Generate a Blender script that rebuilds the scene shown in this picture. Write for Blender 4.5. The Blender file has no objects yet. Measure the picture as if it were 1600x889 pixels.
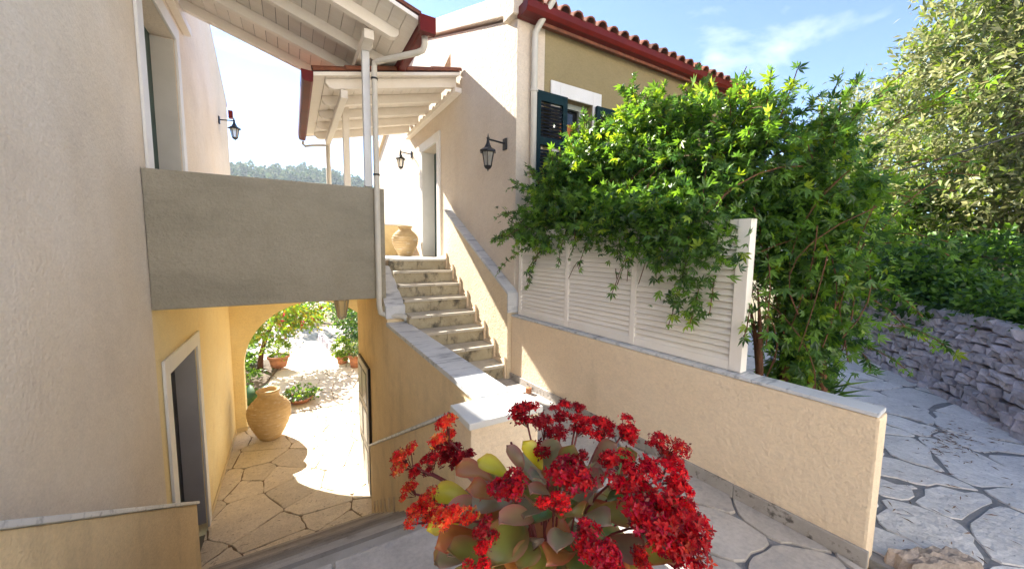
import bpy, bmesh, math, random
import numpy as np
from mathutils import Vector, Matrix, Quaternion

SC = bpy.context.scene
COL = SC.collection
rnd = random.Random(7)
rng = np.random.default_rng(7)

# ------------------------------------------------------------------ camera
EYE = Vector((0.0, 0.0, 1.432))
FPX, PITCH, ROLL, HEAD = 580.7, math.radians(5.447), math.radians(0.69), math.radians(30.543)
fh = Vector((math.sin(HEAD), math.cos(HEAD), 0)); rt = Vector((math.cos(HEAD), -math.sin(HEAD), 0))
fw = fh * math.cos(PITCH) - Vector((0, 0, 1)) * math.sin(PITCH); up = rt.cross(fw)
R_ = rt * math.cos(ROLL) + up * math.sin(ROLL); U_ = -rt * math.sin(ROLL) + up * math.cos(ROLL)
cam = bpy.data.cameras.new('camera'); camo = bpy.data.objects.new('camera', cam); COL.objects.link(camo)
m3 = Matrix((R_, U_, -fw)).transposed()
camo.matrix_world = Matrix.Translation(EYE) @ m3.to_4x4()
cam.sensor_width = 36.0; cam.lens = 36.0 * FPX / 1600.0
cam.clip_start = 0.05; cam.clip_end = 2000
SC.camera = camo

# ------------------------------------------------------------------ sky, sun, exposure
SUN_TRAVEL = Vector((0.40, -1.45, -1.0)).normalized()
SUN_EL = math.asin(-SUN_TRAVEL.z)
SUN_AZ = math.atan2(-SUN_TRAVEL.x, -SUN_TRAVEL.y)          # clockwise from +Y
world = bpy.data.worlds.new('World'); SC.world = world; world.use_nodes = True
nt = world.node_tree; nt.nodes.clear()
wo = nt.nodes.new('ShaderNodeOutputWorld'); bg = nt.nodes.new('ShaderNodeBackground')
sky = nt.nodes.new('ShaderNodeTexSky'); sky.sky_type = 'NISHITA'; sky.sun_disc = False
sky.sun_elevation = SUN_EL; sky.sun_rotation = SUN_AZ
sky.air_density = 0.68; sky.dust_density = 0.0; sky.ozone_density = 1.5; sky.altitude = 1200
tc = nt.nodes.new('ShaderNodeTexCoord'); mp = nt.nodes.new('ShaderNodeMapping')
mp.inputs['Scale'].default_value = (1.2, 2.6, 3.4); mp.inputs['Rotation'].default_value = (0.2, 0.3, 0.9)
cn = nt.nodes.new('ShaderNodeTexNoise'); cn.inputs['Scale'].default_value = 1.5; cn.inputs['Detail'].default_value = 8
cn.inputs['Roughness'].default_value = 0.52; cn.inputs['Distortion'].default_value = 0.5
cr = nt.nodes.new('ShaderNodeValToRGB'); cr.color_ramp.elements[0].position = 0.56; cr.color_ramp.elements[1].position = 0.80
cr.color_ramp.elements[1].color = (0.75, 0.75, 0.75, 1)
cm = nt.nodes.new('ShaderNodeMixRGB'); cm.inputs[2].default_value = (4.6, 4.8, 5.0, 1)
nt.links.new(tc.outputs['Generated'], mp.inputs['Vector']); nt.links.new(mp.outputs[0], cn.inputs['Vector'])
nt.links.new(cn.outputs['Fac'], cr.inputs[0]); nt.links.new(cr.outputs[0], cm.inputs[0])
nt.links.new(sky.outputs[0], cm.inputs[1]); nt.links.new(cm.outputs[0], bg.inputs[0]); nt.links.new(bg.outputs[0], wo.inputs[0])
bg.inputs[1].default_value = 0.08
sl = bpy.data.lights.new('sun', 'SUN'); slo = bpy.data.objects.new('sun', sl); COL.objects.link(slo)
sl.energy = 4.0; sl.angle = math.radians(0.53); sl.color = (1.0, 0.94, 0.84)
slo.rotation_euler = SUN_TRAVEL.to_track_quat('-Z', 'Y').to_euler(); slo.location = (-4, 14, 12)
SC.view_settings.view_transform = 'Standard'; SC.view_settings.look = 'None'
SC.view_settings.exposure = 2.48; SC.view_settings.gamma = 1.0; SC.view_settings.use_curve_mapping = False
SC.render.engine = 'CYCLES'
SC.cycles.use_denoising = True; SC.cycles.max_bounces = 9; SC.cycles.diffuse_bounces = 5
SC.cycles.transparent_max_bounces = 8; SC.cycles.caustics_reflective = False; SC.cycles.caustics_refractive = False

# ------------------------------------------------------------------ materials
MATS = {}
def mat(name, c1, c2=None, scale=4.0, detail=6, rough=0.8, bump=0.0, bscale=70.0, rand=0.0, spec=0.3, metal=0.0,
        stretch=(1, 1, 1), lo=0.35, hi=0.65, c3=None, s3=1.0, lo3=0.5, hi3=0.7, st3=(1, 1, 1)):
    m = bpy.data.materials.new(name); m.use_nodes = True; n = m.node_tree.nodes; l = m.node_tree.links
    b = n['Principled BSDF']; b.inputs['Roughness'].default_value = rough; b.inputs['Metallic'].default_value = metal
    b.inputs['Specular IOR Level'].default_value = spec
    g = n.new('ShaderNodeNewGeometry')
    def noise(sc, st, det):
        mpn = n.new('ShaderNodeMapping'); mpn.inputs['Scale'].default_value = st
        t = n.new('ShaderNodeTexNoise'); t.inputs['Scale'].default_value = sc; t.inputs['Detail'].default_value = det
        t.inputs['Roughness'].default_value = 0.6
        l.new(g.outputs['Position'], mpn.inputs['Vector']); l.new(mpn.outputs[0], t.inputs['Vector']); return t
    col = None
    if c2 is not None:
        t = noise(scale, stretch, detail); r = n.new('ShaderNodeMapRange')
        r.inputs['From Min'].default_value = lo; r.inputs['From Max'].default_value = hi
        mx = n.new('ShaderNodeMixRGB'); mx.inputs[1].default_value = (*c1, 1); mx.inputs[2].default_value = (*c2, 1)
        l.new(t.outputs['Fac'], r.inputs[0]); l.new(r.outputs[0], mx.inputs[0]); col = mx.outputs[0]
    else:
        rg = n.new('ShaderNodeRGB'); rg.outputs[0].default_value = (*c1, 1); col = rg.outputs[0]
    if c3 is not None:
        t = noise(s3, st3, 8); r = n.new('ShaderNodeMapRange')
        r.inputs['From Min'].default_value = lo3; r.inputs['From Max'].default_value = hi3
        mx = n.new('ShaderNodeMixRGB'); mx.inputs[2].default_value = (*c3, 1)
        l.new(t.outputs['Fac'], r.inputs[0]); l.new(r.outputs[0], mx.inputs[0]); l.new(col, mx.inputs[1]); col = mx.outputs[0]
    if 'stucco' in name or 'flagstone' in name:                  # fine trowel grain and pits
        for sc, amt in (((42, 0.055), (9, 0.025)) if 'stucco' in name else ((42, 0.09), (9, 0.06))):
            t = noise(sc, (1, 1, 1.6), 4); r = n.new('ShaderNodeMapRange')
            r.inputs['From Min'].default_value = 0.3; r.inputs['From Max'].default_value = 0.62
            r.inputs['To Min'].default_value = 1 - 1.1 * amt; r.inputs['To Max'].default_value = 1 + 0.9 * amt
            hs = n.new('ShaderNodeHueSaturation'); l.new(t.outputs['Fac'], r.inputs[0]); l.new(r.outputs[0], hs.inputs['Value'])
            l.new(col, hs.inputs['Color']); col = hs.outputs[0]
    if rand:
        oi = n.new('ShaderNodeObjectInfo'); r = n.new('ShaderNodeMapRange')
        r.inputs['To Min'].default_value = 1 - rand; r.inputs['To Max'].default_value = 1 + rand
        hs = n.new('ShaderNodeHueSaturation'); l.new(oi.outputs['Random'], r.inputs[0]); l.new(r.outputs[0], hs.inputs['Value'])
        l.new(col, hs.inputs['Color']); col = hs.outputs[0]
    l.new(col, b.inputs['Base Color'])
    if bump:
        t = noise(bscale, (1, 1, 1), 5); bp = n.new('ShaderNodeBump'); bp.inputs['Strength'].default_value = bump
        bp.inputs['Distance'].default_value = 0.018; l.new(t.outputs['Fac'], bp.inputs['Height']); l.new(bp.outputs[0], b.inputs['Normal'])
    MATS[name] = m; return m

def leafmat(name, trans=0.4, rough=0.42, spec=0.4, rand=0.0):
    m = bpy.data.materials.new(name); m.use_nodes = True; n = m.node_tree.nodes; l = m.node_tree.links
    b = n['Principled BSDF']; b.inputs['Roughness'].default_value = rough; b.inputs['Specular IOR Level'].default_value = spec
    a = n.new('ShaderNodeAttribute'); a.attribute_name = 'tint'; col = a.outputs['Color']
    if rand:
        oi = n.new('ShaderNodeObjectInfo'); r = n.new('ShaderNodeMapRange')
        r.inputs['To Min'].default_value = 1 - rand; r.inputs['To Max'].default_value = 1 + rand
        hs = n.new('ShaderNodeHueSaturation'); l.new(oi.outputs['Random'], r.inputs[0]); l.new(r.outputs[0], hs.inputs['Value'])
        l.new(col, hs.inputs['Color']); col = hs.outputs[0]
    tr = n.new('ShaderNodeBsdfTranslucent'); mx = n.new('ShaderNodeMixShader'); mx.inputs[0].default_value = trans
    hv = n.new('ShaderNodeHueSaturation'); hv.inputs['Hue'].default_value = 0.485; hv.inputs['Saturation'].default_value = 1.1
    hv.inputs['Value'].default_value = 1.9
    l.new(col, b.inputs['Base Color']); l.new(col, hv.inputs['Color']); l.new(hv.outputs[0], tr.inputs['Color'])
    l.new(b.outputs[0], mx.inputs[1]); l.new(tr.outputs[0], mx.inputs[2]); l.new(mx.outputs[0], n['Material Output'].inputs['Surface'])
    MATS[name] = m; return m

CREAM = (0.74, 0.60, 0.40)
STUCCO = mat('cream_stucco', (0.74, 0.635, 0.47), (0.70, 0.575, 0.40), 1.3, 8, 0.9, 0.55, 38, c3=(0.56, 0.46, 0.32), s3=1.6, lo3=0.58, hi3=0.85, st3=(2.2, 2.2, 0.35))
STUCCO_L = mat('pale_stucco', (0.80, 0.725, 0.63), (0.78, 0.68, 0.55), 0.9, 8, 0.92, 0.7, 30, c3=(0.67, 0.585, 0.48), s3=1.5, lo3=0.48, hi3=0.85, st3=(1, 1, 0.9))
STUCCO_G = mat('gable_stucco', (0.72, 0.635, 0.53), (0.68, 0.575, 0.455), 1.1, 8, 0.92, 0.8, 22, c3=(0.62, 0.53, 0.43), s3=1.5, lo3=0.56, hi3=0.85, st3=(2.5, 2.5, 0.3))
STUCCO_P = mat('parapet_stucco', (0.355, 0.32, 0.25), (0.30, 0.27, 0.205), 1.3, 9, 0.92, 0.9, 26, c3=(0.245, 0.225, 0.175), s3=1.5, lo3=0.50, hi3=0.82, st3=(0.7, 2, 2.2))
YELLOW = mat('yellow_stucco', (0.87, 0.74, 0.44), (0.85, 0.70, 0.38), 1.5, 8, 0.9, 0.4, 40, c3=(0.66, 0.50, 0.26), s3=1.5, lo3=0.55, hi3=0.9, st3=(1.3, 1.3, 0.8))
OCHRE = mat('stained_ochre_stucco', (0.86, 0.69, 0.44), (0.80, 0.625, 0.38), 1.5, 8, 0.9, 0.5, 36, c3=(0.54, 0.42, 0.26), s3=2.0, lo3=0.50, hi3=0.92, st3=(1.3, 1.3, 0.8))
WALLB = mat('apricot_stucco', (0.85, 0.70, 0.52), (0.83, 0.665, 0.47), 1.2, 8, 0.9, 0.5, 45, c3=(0.62, 0.50, 0.34), s3=1.2, lo3=0.6, hi3=0.85, st3=(2, 2, 0.6))
WHITE = mat('white_paint', (0.80, 0.79, 0.77), (0.74, 0.73, 0.70), 3, 6, 0.55, 0.15, 40)
WOODW = mat('cream_painted_wood', (0.88, 0.83, 0.75), (0.84, 0.78, 0.69), 5, 6, 0.5, 0.12, 30, rand=0.05, stretch=(1, 4, 1))
LOUVRE = mat('louvre_paint', (0.87, 0.83, 0.78), (0.84, 0.79, 0.73), 6, 5, 0.5, 0.1, 30, rand=0.04)
POSTW = mat('post_paint', (0.72, 0.74, 0.76), (0.66, 0.67, 0.68), 6, 5, 0.45)
PIPE = mat('pipe_plastic', (0.64, 0.61, 0.54), (0.58, 0.55, 0.48), 5, 5, 0.45)
RED = mat('red_paint', (0.15, 0.011, 0.006), (0.11, 0.008, 0.005), 5, 5, 0.4, spec=0.2)
TILE = mat('roof_clay', (0.30, 0.105, 0.055), (0.17, 0.07, 0.045), 9, 6, 0.85, 0.5, 60, rand=0.3)
MARBLE = mat('grey_marble', (0.66, 0.67, 0.69), (0.56, 0.58, 0.61), 5, 8, 0.5, 0.15, 50, c3=(0.32, 0.34, 0.38), s3=3.2, lo3=0.54, hi3=0.66, st3=(1, 5, 5), rand=0.06)
SLABW = mat('pale_marble', (0.74, 0.73, 0.70), (0.66, 0.65, 0.62), 4, 8, 0.55, 0.2, 50)
TREAD = mat('worn_tread_stone', (0.56, 0.52, 0.45), (0.47, 0.43, 0.36), 6, 8, 0.75, 0.3, 60, c3=(0.26, 0.23, 0.18), s3=5, lo3=0.56, hi3=0.75, rand=0.06)
RISER = mat('stained_riser_stone', (0.48, 0.43, 0.31), (0.36, 0.31, 0.21), 4, 8, 0.8, 0.3, 50, c3=(0.11, 0.10, 0.08), s3=7, lo3=0.50, hi3=0.64, st3=(1.2, 1.2, 0.8), rand=0.1)
FLAG_C = mat('corridor_flagstone', (0.80, 0.72, 0.59), (0.72, 0.64, 0.51), 3, 8, 0.75, 0.5, 25, c3=(0.38, 0.31, 0.22), s3=16, lo3=0.60, hi3=0.70, st3=(1, 1.6, 1), rand=0.10)
FLAG_G = mat('garden_flagstone', (0.66, 0.58, 0.49), (0.57, 0.50, 0.42), 3, 8, 0.8, 0.4, 25, rand=0.10)
FLAG_T = mat('terrace_flagstone', (0.52, 0.48, 0.44), (0.43, 0.395, 0.36), 3, 8, 0.75, 0.35, 30, c3=(0.30, 0.30, 0.31), s3=5, lo3=0.58, hi3=0.75, rand=0.08)
FLAG_P = mat('path_flagstone', (0.82, 0.79, 0.77), (0.72, 0.69, 0.67), 4, 8, 0.8, 1.0, 18, c3=(0.30, 0.30, 0.33), s3=22, lo3=0.62, hi3=0.72, st3=(1, 2.0, 1), rand=0.08)
MORTAR = mat('grey_mortar', (0.30, 0.295, 0.30), (0.22, 0.22, 0.225), 12, 6, 0.95, 0.5, 60)
JOINT = mat('brown_joint', (0.30, 0.22, 0.14), (0.20, 0.15, 0.10), 12, 6, 0.95, 0.4, 60)
STONE = mat('rubble_stone', (0.66, 0.60, 0.645), (0.42, 0.38, 0.41), 7, 8, 0.92, 1.0, 24, c3=(0.74, 0.70, 0.74), s3=9, lo3=0.55, hi3=0.7, rand=0.22)
EARTH = mat('dark_earth', (0.11, 0.08, 0.055), (0.16, 0.125, 0.09), 6, 8, 0.95, 0.6, 20)
GRAVEL = mat('grey_gravel', (0.32, 0.30, 0.29), (0.14, 0.13, 0.125), 60, 4, 0.9, 1.0, 70)
GROUND = mat('dry_ground', (0.30, 0.25, 0.17), (0.22, 0.20, 0.12), 0.2, 8, 0.95)
IRON = mat('black_iron', (0.012, 0.013, 0.016), None, rough=0.4, spec=0.5)
GREEN = mat('dark_green_paint', (0.008, 0.055, 0.045), (0.006, 0.04, 0.035), 6, 5, 0.4, spec=0.5)
TEAL = mat('teal_shutter_paint', (0.004, 0.026, 0.032), (0.003, 0.02, 0.026), 6, 5, 0.6, spec=0.15)
GREYD = mat('grey_door_paint', (0.40, 0.40, 0.43), (0.36, 0.36, 0.39), 3, 5, 0.6)
TAN = mat('pithos_clay', (0.60, 0.44, 0.24), (0.50, 0.35, 0.18), 7, 8, 0.9, 0.5, 60, c3=(0.66, 0.55, 0.40), s3=7, lo3=0.56, hi3=0.68, st3=(1, 1, 4))
TERRA = mat('terracotta', (0.46, 0.20, 0.10), (0.36, 0.15, 0.08), 7, 6, 0.85, 0.3, 60)
BARK = mat('brown_bark', (0.17, 0.075, 0.04), (0.09, 0.045, 0.028), 14, 6, 0.9, 0.6, 40, stretch=(3, 3, 0.6))
BARKG = mat('olive_bark', (0.30, 0.19, 0.12), (0.15, 0.11, 0.08), 10, 6, 0.9, 0.8, 30)
ORANGE = mat('orange_curtain', (0.55, 0.20, 0.06), (0.45, 0.15, 0.05), 5, 5, 0.9)
BRICK = mat('vent_brick', (0.22, 0.10, 0.06), (0.14, 0.06, 0.04), 20, 5, 0.9)
STEM = mat('red_stem', (0.20, 0.035, 0.04), (0.13, 0.03, 0.03), 20, 4, 0.5)
LITTER = mat('dry_litter', (0.22, 0.12, 0.07), (0.14, 0.075, 0.045), 20, 4, 0.9, rand=0.3)
GLASS = bpy.data.materials.new('lantern_glass'); GLASS.use_nodes = True
_b = GLASS.node_tree.nodes['Principled BSDF']; _b.inputs['Base Color'].default_value = (0.9, 0.88, 0.8, 1)
_b.inputs['Transmission Weight'].default_value = 0.75; _b.inputs['Roughness'].default_value = 0.35
WGLASS = mat('window_glass', (0.02, 0.022, 0.025), None, rough=0.08, spec=0.6)
LEAF = leafmat('leaf'); LEAF_O = leafmat('olive_leaf', 0.3, 0.5, 0.4); LEAF_F = leafmat('distant_leaf', 0.2, 0.8, 0.1)
LEAF_B = leafmat('bush_leaf', 0.42, 0.36, 0.5, 0.25)
SUCC = leafmat('succulent_leaf', 0.18, 0.28, 0.6, 0.28)
PETAL = leafmat('red_petal', 0.30, 0.5, 0.3, 0.28)

# ------------------------------------------------------------------ mesh helpers
WL = {}
def tag(o, label=None, cat=None, group=None, kind=None):
    if label: o['label'] = label
    if cat: o['category'] = cat
    if group: o['group'] = group
    if kind: o['kind'] = kind
    return o
def thing(name, loc, label, cat, group=None):
    o = bpy.data.objects.new(name, None); o.empty_display_size = 0.1; COL.objects.link(o)
    o.location = loc; WL[o.name] = Vector(loc); return tag(o, label, cat, group)
def place(o, parent):
    COL.objects.link(o)
    if parent is not None:
        o.parent = parent; WL[o.name] = WL.get(parent.name, Vector())
    else: WL[o.name] = Vector()
    return o
class MB:
    def __init__(s): s.v = []; s.f = []
    def hexa(s, p):
        k = len(s.v); s.v += [tuple(q) for q in p]
        s.f += [tuple(k + i for i in q) for q in ((0, 3, 2, 1), (4, 5, 6, 7), (0, 1, 5, 4), (1, 2, 6, 5), (2, 3, 7, 6), (3, 0, 4, 7))]
        return s
    def box(s, x0, x1, y0, y1, z0, z1):
        return s.hexa([(x0, y0, z0), (x1, y0, z0), (x1, y1, z0), (x0, y1, z0), (x0, y0, z1), (x1, y0, z1), (x1, y1, z1), (x0, y1, z1)])
    def prism(s, poly, axis, a, b):
        k = len(s.v); n = len(poly)
        f = {'x': lambda u, v, t: (t, u, v), 'y': lambda u, v, t: (u, t, v), 'z': lambda u, v, t: (u, v, t)}[axis]
        s.v += [f(u, v, a) for u, v in poly] + [f(u, v, b) for u, v in poly]
        s.f += [tuple(range(k, k + n)), tuple(range(k + 2 * n - 1, k + n - 1, -1))]
        s.f += [(k + i, k + n + i, k + n + (i + 1) % n, k + (i + 1) % n) for i in range(n)]
        return s
    def bar(s, p0, p1, w, h, upv=(0, 0, 1)):
        p0 = Vector(p0); p1 = Vector(p1); d = (p1 - p0).normalized(); u = Vector(upv); sd = d.cross(u).normalized() * w / 2; u2 = sd.cross(d).normalized() * h / 2
        return s.hexa([p0 - sd - u2, p0 + sd - u2, p0 + sd + u2, p0 - sd + u2, p1 - sd - u2, p1 + sd - u2, p1 + sd + u2, p1 - sd + u2])
    def tube(s, path, r, n=8):
        path = [Vector(p) for p in path]; rr = r if isinstance(r, (list, tuple)) else [r] * len(path); k = len(s.v)
        ref = Vector((0.31, 0.57, 0.76))
        for i, p in enumerate(path):
            d = (path[min(i + 1, len(path) - 1)] - path[max(i - 1, 0)]).normalized()
            a = d.cross(ref); a = a.normalized() if a.length > 1e-4 else Vector((1, 0, 0)); b = d.cross(a)
            for j in range(n):
                t = 2 * math.pi * j / n; s.v.append(tuple(p + (a * math.cos(t) + b * math.sin(t)) * rr[i]))
        for i in range(len(path) - 1):
            for j in range(n):
                s.f.append((k + i * n + j, k + i * n + (j + 1) % n, k + (i + 1) * n + (j + 1) % n, k + (i + 1) * n + j))
        s.f.append(tuple(k + j for j in range(n - 1, -1, -1))); e = k + (len(path) - 1) * n; s.f.append(tuple(e + j for j in range(n)))
        return s
    def lathe(s, prof, cx, cy, n=28):
        k = len(s.v)
        for r, z in prof:
            for j in range(n):
                t = 2 * math.pi * j / n; s.v.append((cx + r * math.cos(t), cy + r * math.sin(t), z))
        for i in range(len(prof) - 1):
            for j in range(n): s.f.append((k + i * n + j, k + i * n + (j + 1) % n, k + (i + 1) * n + (j + 1) % n, k + (i + 1) * n + j))
        s.f.append(tuple(k + j for j in range(n - 1, -1, -1))); e = k + (len(prof) - 1) * n; s.f.append(tuple(e + j for j in range(n)))
        return s
    def mesh(s, name, m, off=Vector(), bevel=0.0, smooth=False):
        me = bpy.data.meshes.new(name); me.from_pydata([(x - off[0], y - off[1], z - off[2]) for x, y, z in s.v], [], s.f)
        bm = bmesh.new(); bm.from_mesh(me); bmesh.ops.recalc_face_normals(bm, faces=bm.faces[:])
        if bevel: bmesh.ops.bevel(bm, geom=bm.edges[:], offset=bevel, segments=2, affect='EDGES', profile=0.6, clamp_overlap=True)
        bm.to_mesh(me); bm.free(); me.materials.append(m)
        if smooth: me.polygons.foreach_set('use_smooth', [True] * len(me.polygons))
        return me
    def build(s, name, m, parent=None, bevel=0.0, smooth=False):
        off = WL.get(parent.name, Vector()) if parent is not None else Vector()
        return place(bpy.data.objects.new(name, s.mesh(name, m, off, bevel, smooth)), parent)
def inst(name, me, parent, loc, rot=None, scale=(1, 1, 1)):
    o = bpy.data.objects.new(name, me); place(o, parent); o.location = Vector(loc) - WL.get(parent.name if parent else '', Vector())
    if rot is not None:
        if isinstance(rot, Quaternion): o.rotation_mode = 'QUATERNION'; o.rotation_quaternion = rot
        else: o.rotation_euler = rot
    o.scale = scale; return o
def struct(name, mb, m, bevel=0.0): return tag(mb.build(name, m, None, bevel), kind='structure')
def copy_tree(o, parent=None):
    c = o.copy(); COL.objects.link(c); c.parent = parent
    for ch in o.children: copy_tree(ch, c)
    return c
def slices(mb, axis, lo, hi, cols):
    for u0, u1, quads in cols:
        for (a0, a1, b0, b1) in quads: mb.prism([(u0, a0), (u1, a1), (u1, b1), (u0, b0)], axis, lo, hi)
    return mb
def tri_mesh(name, V, T, m, tint=None, smooth=False):
    me = bpy.data.meshes.new(name); nv, nf = len(V), len(T)
    me.vertices.add(nv); me.vertices.foreach_set('co', np.asarray(V, np.float32).ravel())
    me.loops.add(nf * 3); me.loops.foreach_set('vertex_index', np.asarray(T, np.int32).ravel())
    me.polygons.add(nf); me.polygons.foreach_set('loop_start', np.arange(0, nf * 3, 3, dtype=np.int32))
    if tint is not None:
        a = me.attributes.new('tint', 'FLOAT_COLOR', 'POINT'); c = np.ones((nv, 4), np.float32); c[:, :3] = tint; a.data.foreach_set('color', c.ravel())
    me.update(calc_edges=True); me.validate(); me.materials.append(m)
    if smooth: me.polygons.foreach_set('use_smooth', np.ones(nf, bool))
    return me
def unit(a): return a / np.maximum(np.linalg.norm(a, axis=-1, keepdims=True), 1e-9)
def rhombi(P, A, N, L, W, tint, fold=0.25):
    """leaf = two triangles folded on the midrib; P base, A axis, N up, L length, W half width"""
    A = unit(A); S = unit(np.cross(A, N)); N2 = np.cross(S, A); L = np.asarray(L)[:, None]; W = np.asarray(W)[:, None]
    v = np.stack([P, P + A * L * 0.48 + S * W + N2 * W * fold, P + A * L - N2 * L * 0.08, P + A * L * 0.48 - S * W + N2 * W * fold], 1)
    n = len(P); k = np.arange(n)[:, None] * 4
    T = np.stack([k + [0, 1, 2], k + [0, 2, 3]], 1).reshape(-1, 3)
    return v.reshape(-1, 3), T, np.repeat(tint, 4, 0)
def palmate(P, A, N, L, tint, k=5):
    A = unit(A); N = unit(N - A * np.sum(A * N, 1, keepdims=True)); S = np.cross(A, N); Vs, Ts, Cs = [], [], []; off = 0
    for i in range(k):
        t = (i - (k - 1) / 2) * 0.70; a = A * math.cos(t) + S * math.sin(t) - N * 0.25; l = L * (1 - 0.16 * abs(i - (k - 1) / 2))
        v, tt, c = rhombi(P, a, N, l, l * 0.15, tint); Vs.append(v); Ts.append(tt + off); Cs.append(c); off += len(v)
    return np.concatenate(Vs), np.concatenate(Ts), np.concatenate(Cs)
def pick(cols, n, jit=0.22):
    c = np.array([q[0] for q in cols]); w = np.array([q[1] for q in cols], float); w /= w.sum()
    return c[rng.choice(len(c), n, p=w)] * (1 + rng.uniform(-jit, jit, (n, 1)))
def blob_points(blobs, n, clumps, sig, shell=0.55):
    vol = np.array([b[3] * b[4] * b[5] for b in blobs]) ** 0.8; pr = vol / vol.sum()
    bi = rng.choice(len(blobs), clumps, p=pr); d = unit(rng.normal(size=(clumps, 3))); r = rng.uniform(shell, 1.0, (clumps, 1)) ** 0.7
    B = np.array(blobs)[bi]; cen = B[:, :3] + d * r * B[:, 3:6]; out = d.copy()
    ci = rng.integers(0, clumps, n); cs = sig * rng.uniform(0.6, 1.3, clumps)
    P = cen[ci] + rng.normal(size=(n, 3)) * cs[ci][:, None] * np.array([1, 1, 0.75]); return P, out[ci], ci

# ================================================================== SETTING
FLOOR, LAND = -2.40, 1.278            # lower passage floor, upper landing (terrace is z = 0)
XL, XG = -1.14, 2.10                  # facing gable walls of the two houses
# ---- ground sheet
def gh(x, y):
    if x < 2.2: return -2.50
    if y < 3.7: return -0.06
    return -2.50 + 2.44 * min(1, max(0, (x - 2.5) / 3))
xs = [-700, -200, -60, -20, -8, -3, 0, 2.15, 2.25, 3, 4, 5, 6, 7, 8, 10, 14, 20, 60, 200, 700]
ys = [-700, -200, -60, -20, -8, -3, 0, 1.5, 3, 3.65, 3.75, 5, 8, 11, 15, 20, 30, 60, 100, 250, 700]
mb = MB(); mb.v = [(x, y, gh(x, y)) for y in ys for x in xs]
mb.f = [(j * len(xs) + i, j * len(xs) + i + 1, (j + 1) * len(xs) + i + 1, (j + 1) * len(xs) + i) for j in range(len(ys) - 1) for i in range(len(xs) - 1)]
struct('ground', mb, GROUND)
# ---- hill far behind the passage
mb = MB(); nx, ny = 60, 14
for j in range(ny):
    for i in range(nx):
        x = -140 + 300 * i / (nx - 1); y = 70 + 110 * j / (ny - 1)
        rid = 23.5 + 5.0 * math.sin(x * 0.035 + 2.0) - 0.02 * (x - 10) + 1.6 * math.sin(x * 0.13)
        mb.v.append((x, y, -2.6 + rid * math.sin(min(1, j / (ny - 3)) * math.pi / 2)))
mb.f = [(j * nx + i, j * nx + i + 1, (j + 1) * nx + i + 1, (j + 1) * nx + i) for j in range(ny - 1) for i in range(nx - 1)]
hill = struct('hill', mb, mat('hill_scrub', (0.06, 0.07, 0.03), (0.10, 0.10, 0.05), 0.1))

# ---- irregular flagstones
def clip(poly, nx_, ny_, c):
    out = []
    for i in range(len(poly)):
        p, q = poly[i], poly[(i + 1) % len(poly)]; a = p[0] * nx_ + p[1] * ny_ - c; b = q[0] * nx_ + q[1] * ny_ - c
        if a <= 0: out.append(p)
        if a * b < 0: t = a / (a - b); out.append((p[0] + (q[0] - p[0]) * t, p[1] + (q[1] - p[1]) * t))
    return out
def flagstones(parent, seeds, bound, z, gap, m, thick=0.035, jit=0.012, zj=0.004, name='flagstone', keep=None):
    n = 0
    for i, s in enumerate(seeds):
        poly = list(bound)
        for j, t in enumerate(seeds):
            if i == j: continue
            dx, dy = t[0] - s[0], t[1] - s[1]; d = math.hypot(dx, dy)
            if d > 3.2: continue
            poly = clip(poly, dx / d, dy / d, ((t[0]**2 + t[1]**2) - (s[0]**2 + s[1]**2)) / (2 * d) - gap / 2 * rnd.uniform(0.6, 1.5))
            if len(poly) < 3: break
        if len(poly) < 3: continue
        cx = sum(p[0] for p in poly) / len(poly); cy = sum(p[1] for p in poly) / len(poly)
        if keep and not keep(cx, cy): continue
        pts = []
        for k in range(len(poly)):
            p, q = poly[k], poly[(k + 1) % len(poly)]; L = math.hypot(q[0] - p[0], q[1] - p[1])
            if L < 0.03: pts.append(p); continue
            cut = min(0.03, L * 0.2)
            pts.append((p[0] + (q[0] - p[0]) * cut / L, p[1] + (q[1] - p[1]) * cut / L))
            if L > 0.2:
                for f in (0.35, 0.68): pts.append((p[0] + (q[0] - p[0]) * f + rnd.uniform(-jit, jit), p[1] + (q[1] - p[1]) * f + rnd.uniform(-jit, jit)))
            pts.append((q[0] - (q[0] - p[0]) * cut / L, q[1] - (q[1] - p[1]) * cut / L))
        zz = z + rnd.uniform(-zj, zj); k = len(pts); mbs = MB(); sh = 0.985
        tx, ty = rnd.uniform(-0.003, 0.003), rnd.uniform(-0.003, 0.003)
        mbs.v = [(x, y, zz - thick) for x, y in pts] + [(x, y, zz - 0.006) for x, y in pts] + [(cx + (x - cx) * sh, cy + (y - cy) * sh, zz + (x - cx) * tx + (y - cy) * ty) for x, y in pts]
        mbs.f = [tuple(range(2 * k, 3 * k))]
        for a in (0, k): mbs.f += [(a + i2, a + (i2 + 1) % k, a + k + (i2 + 1) % k, a + k + i2) for i2 in range(k)]
        mbs.build(name, m, parent); n += 1
    return n
def seeds(x0, x1, y0, y1, dx, dy, j=0.42, skew=0.0):
    out = []; r = 0; y = y0
    while y < y1:
        x = x0 + (dx / 2 if r % 2 else 0)
        while x < x1:
            out.append((x + rnd.uniform(-j, j) * dx, y + rnd.uniform(-j, j) * dy + skew * x)); x += dx
        y += dy; r += 1
    return out
# passage floor
pf = struct('passage_floor', MB().box(XL, 2.1, 4.2, 9.7, -2.49, FLOOR - 0.012), JOINT)
flagstones(pf, seeds(-1.4, 2.2, 4.3, 9.8, 0.70, 0.44, 0.62), [(XL, 4.2), (2.1, 4.2), (2.1, 9.65), (XL, 9.65)], FLOOR, 0.011, FLAG_C)
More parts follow.
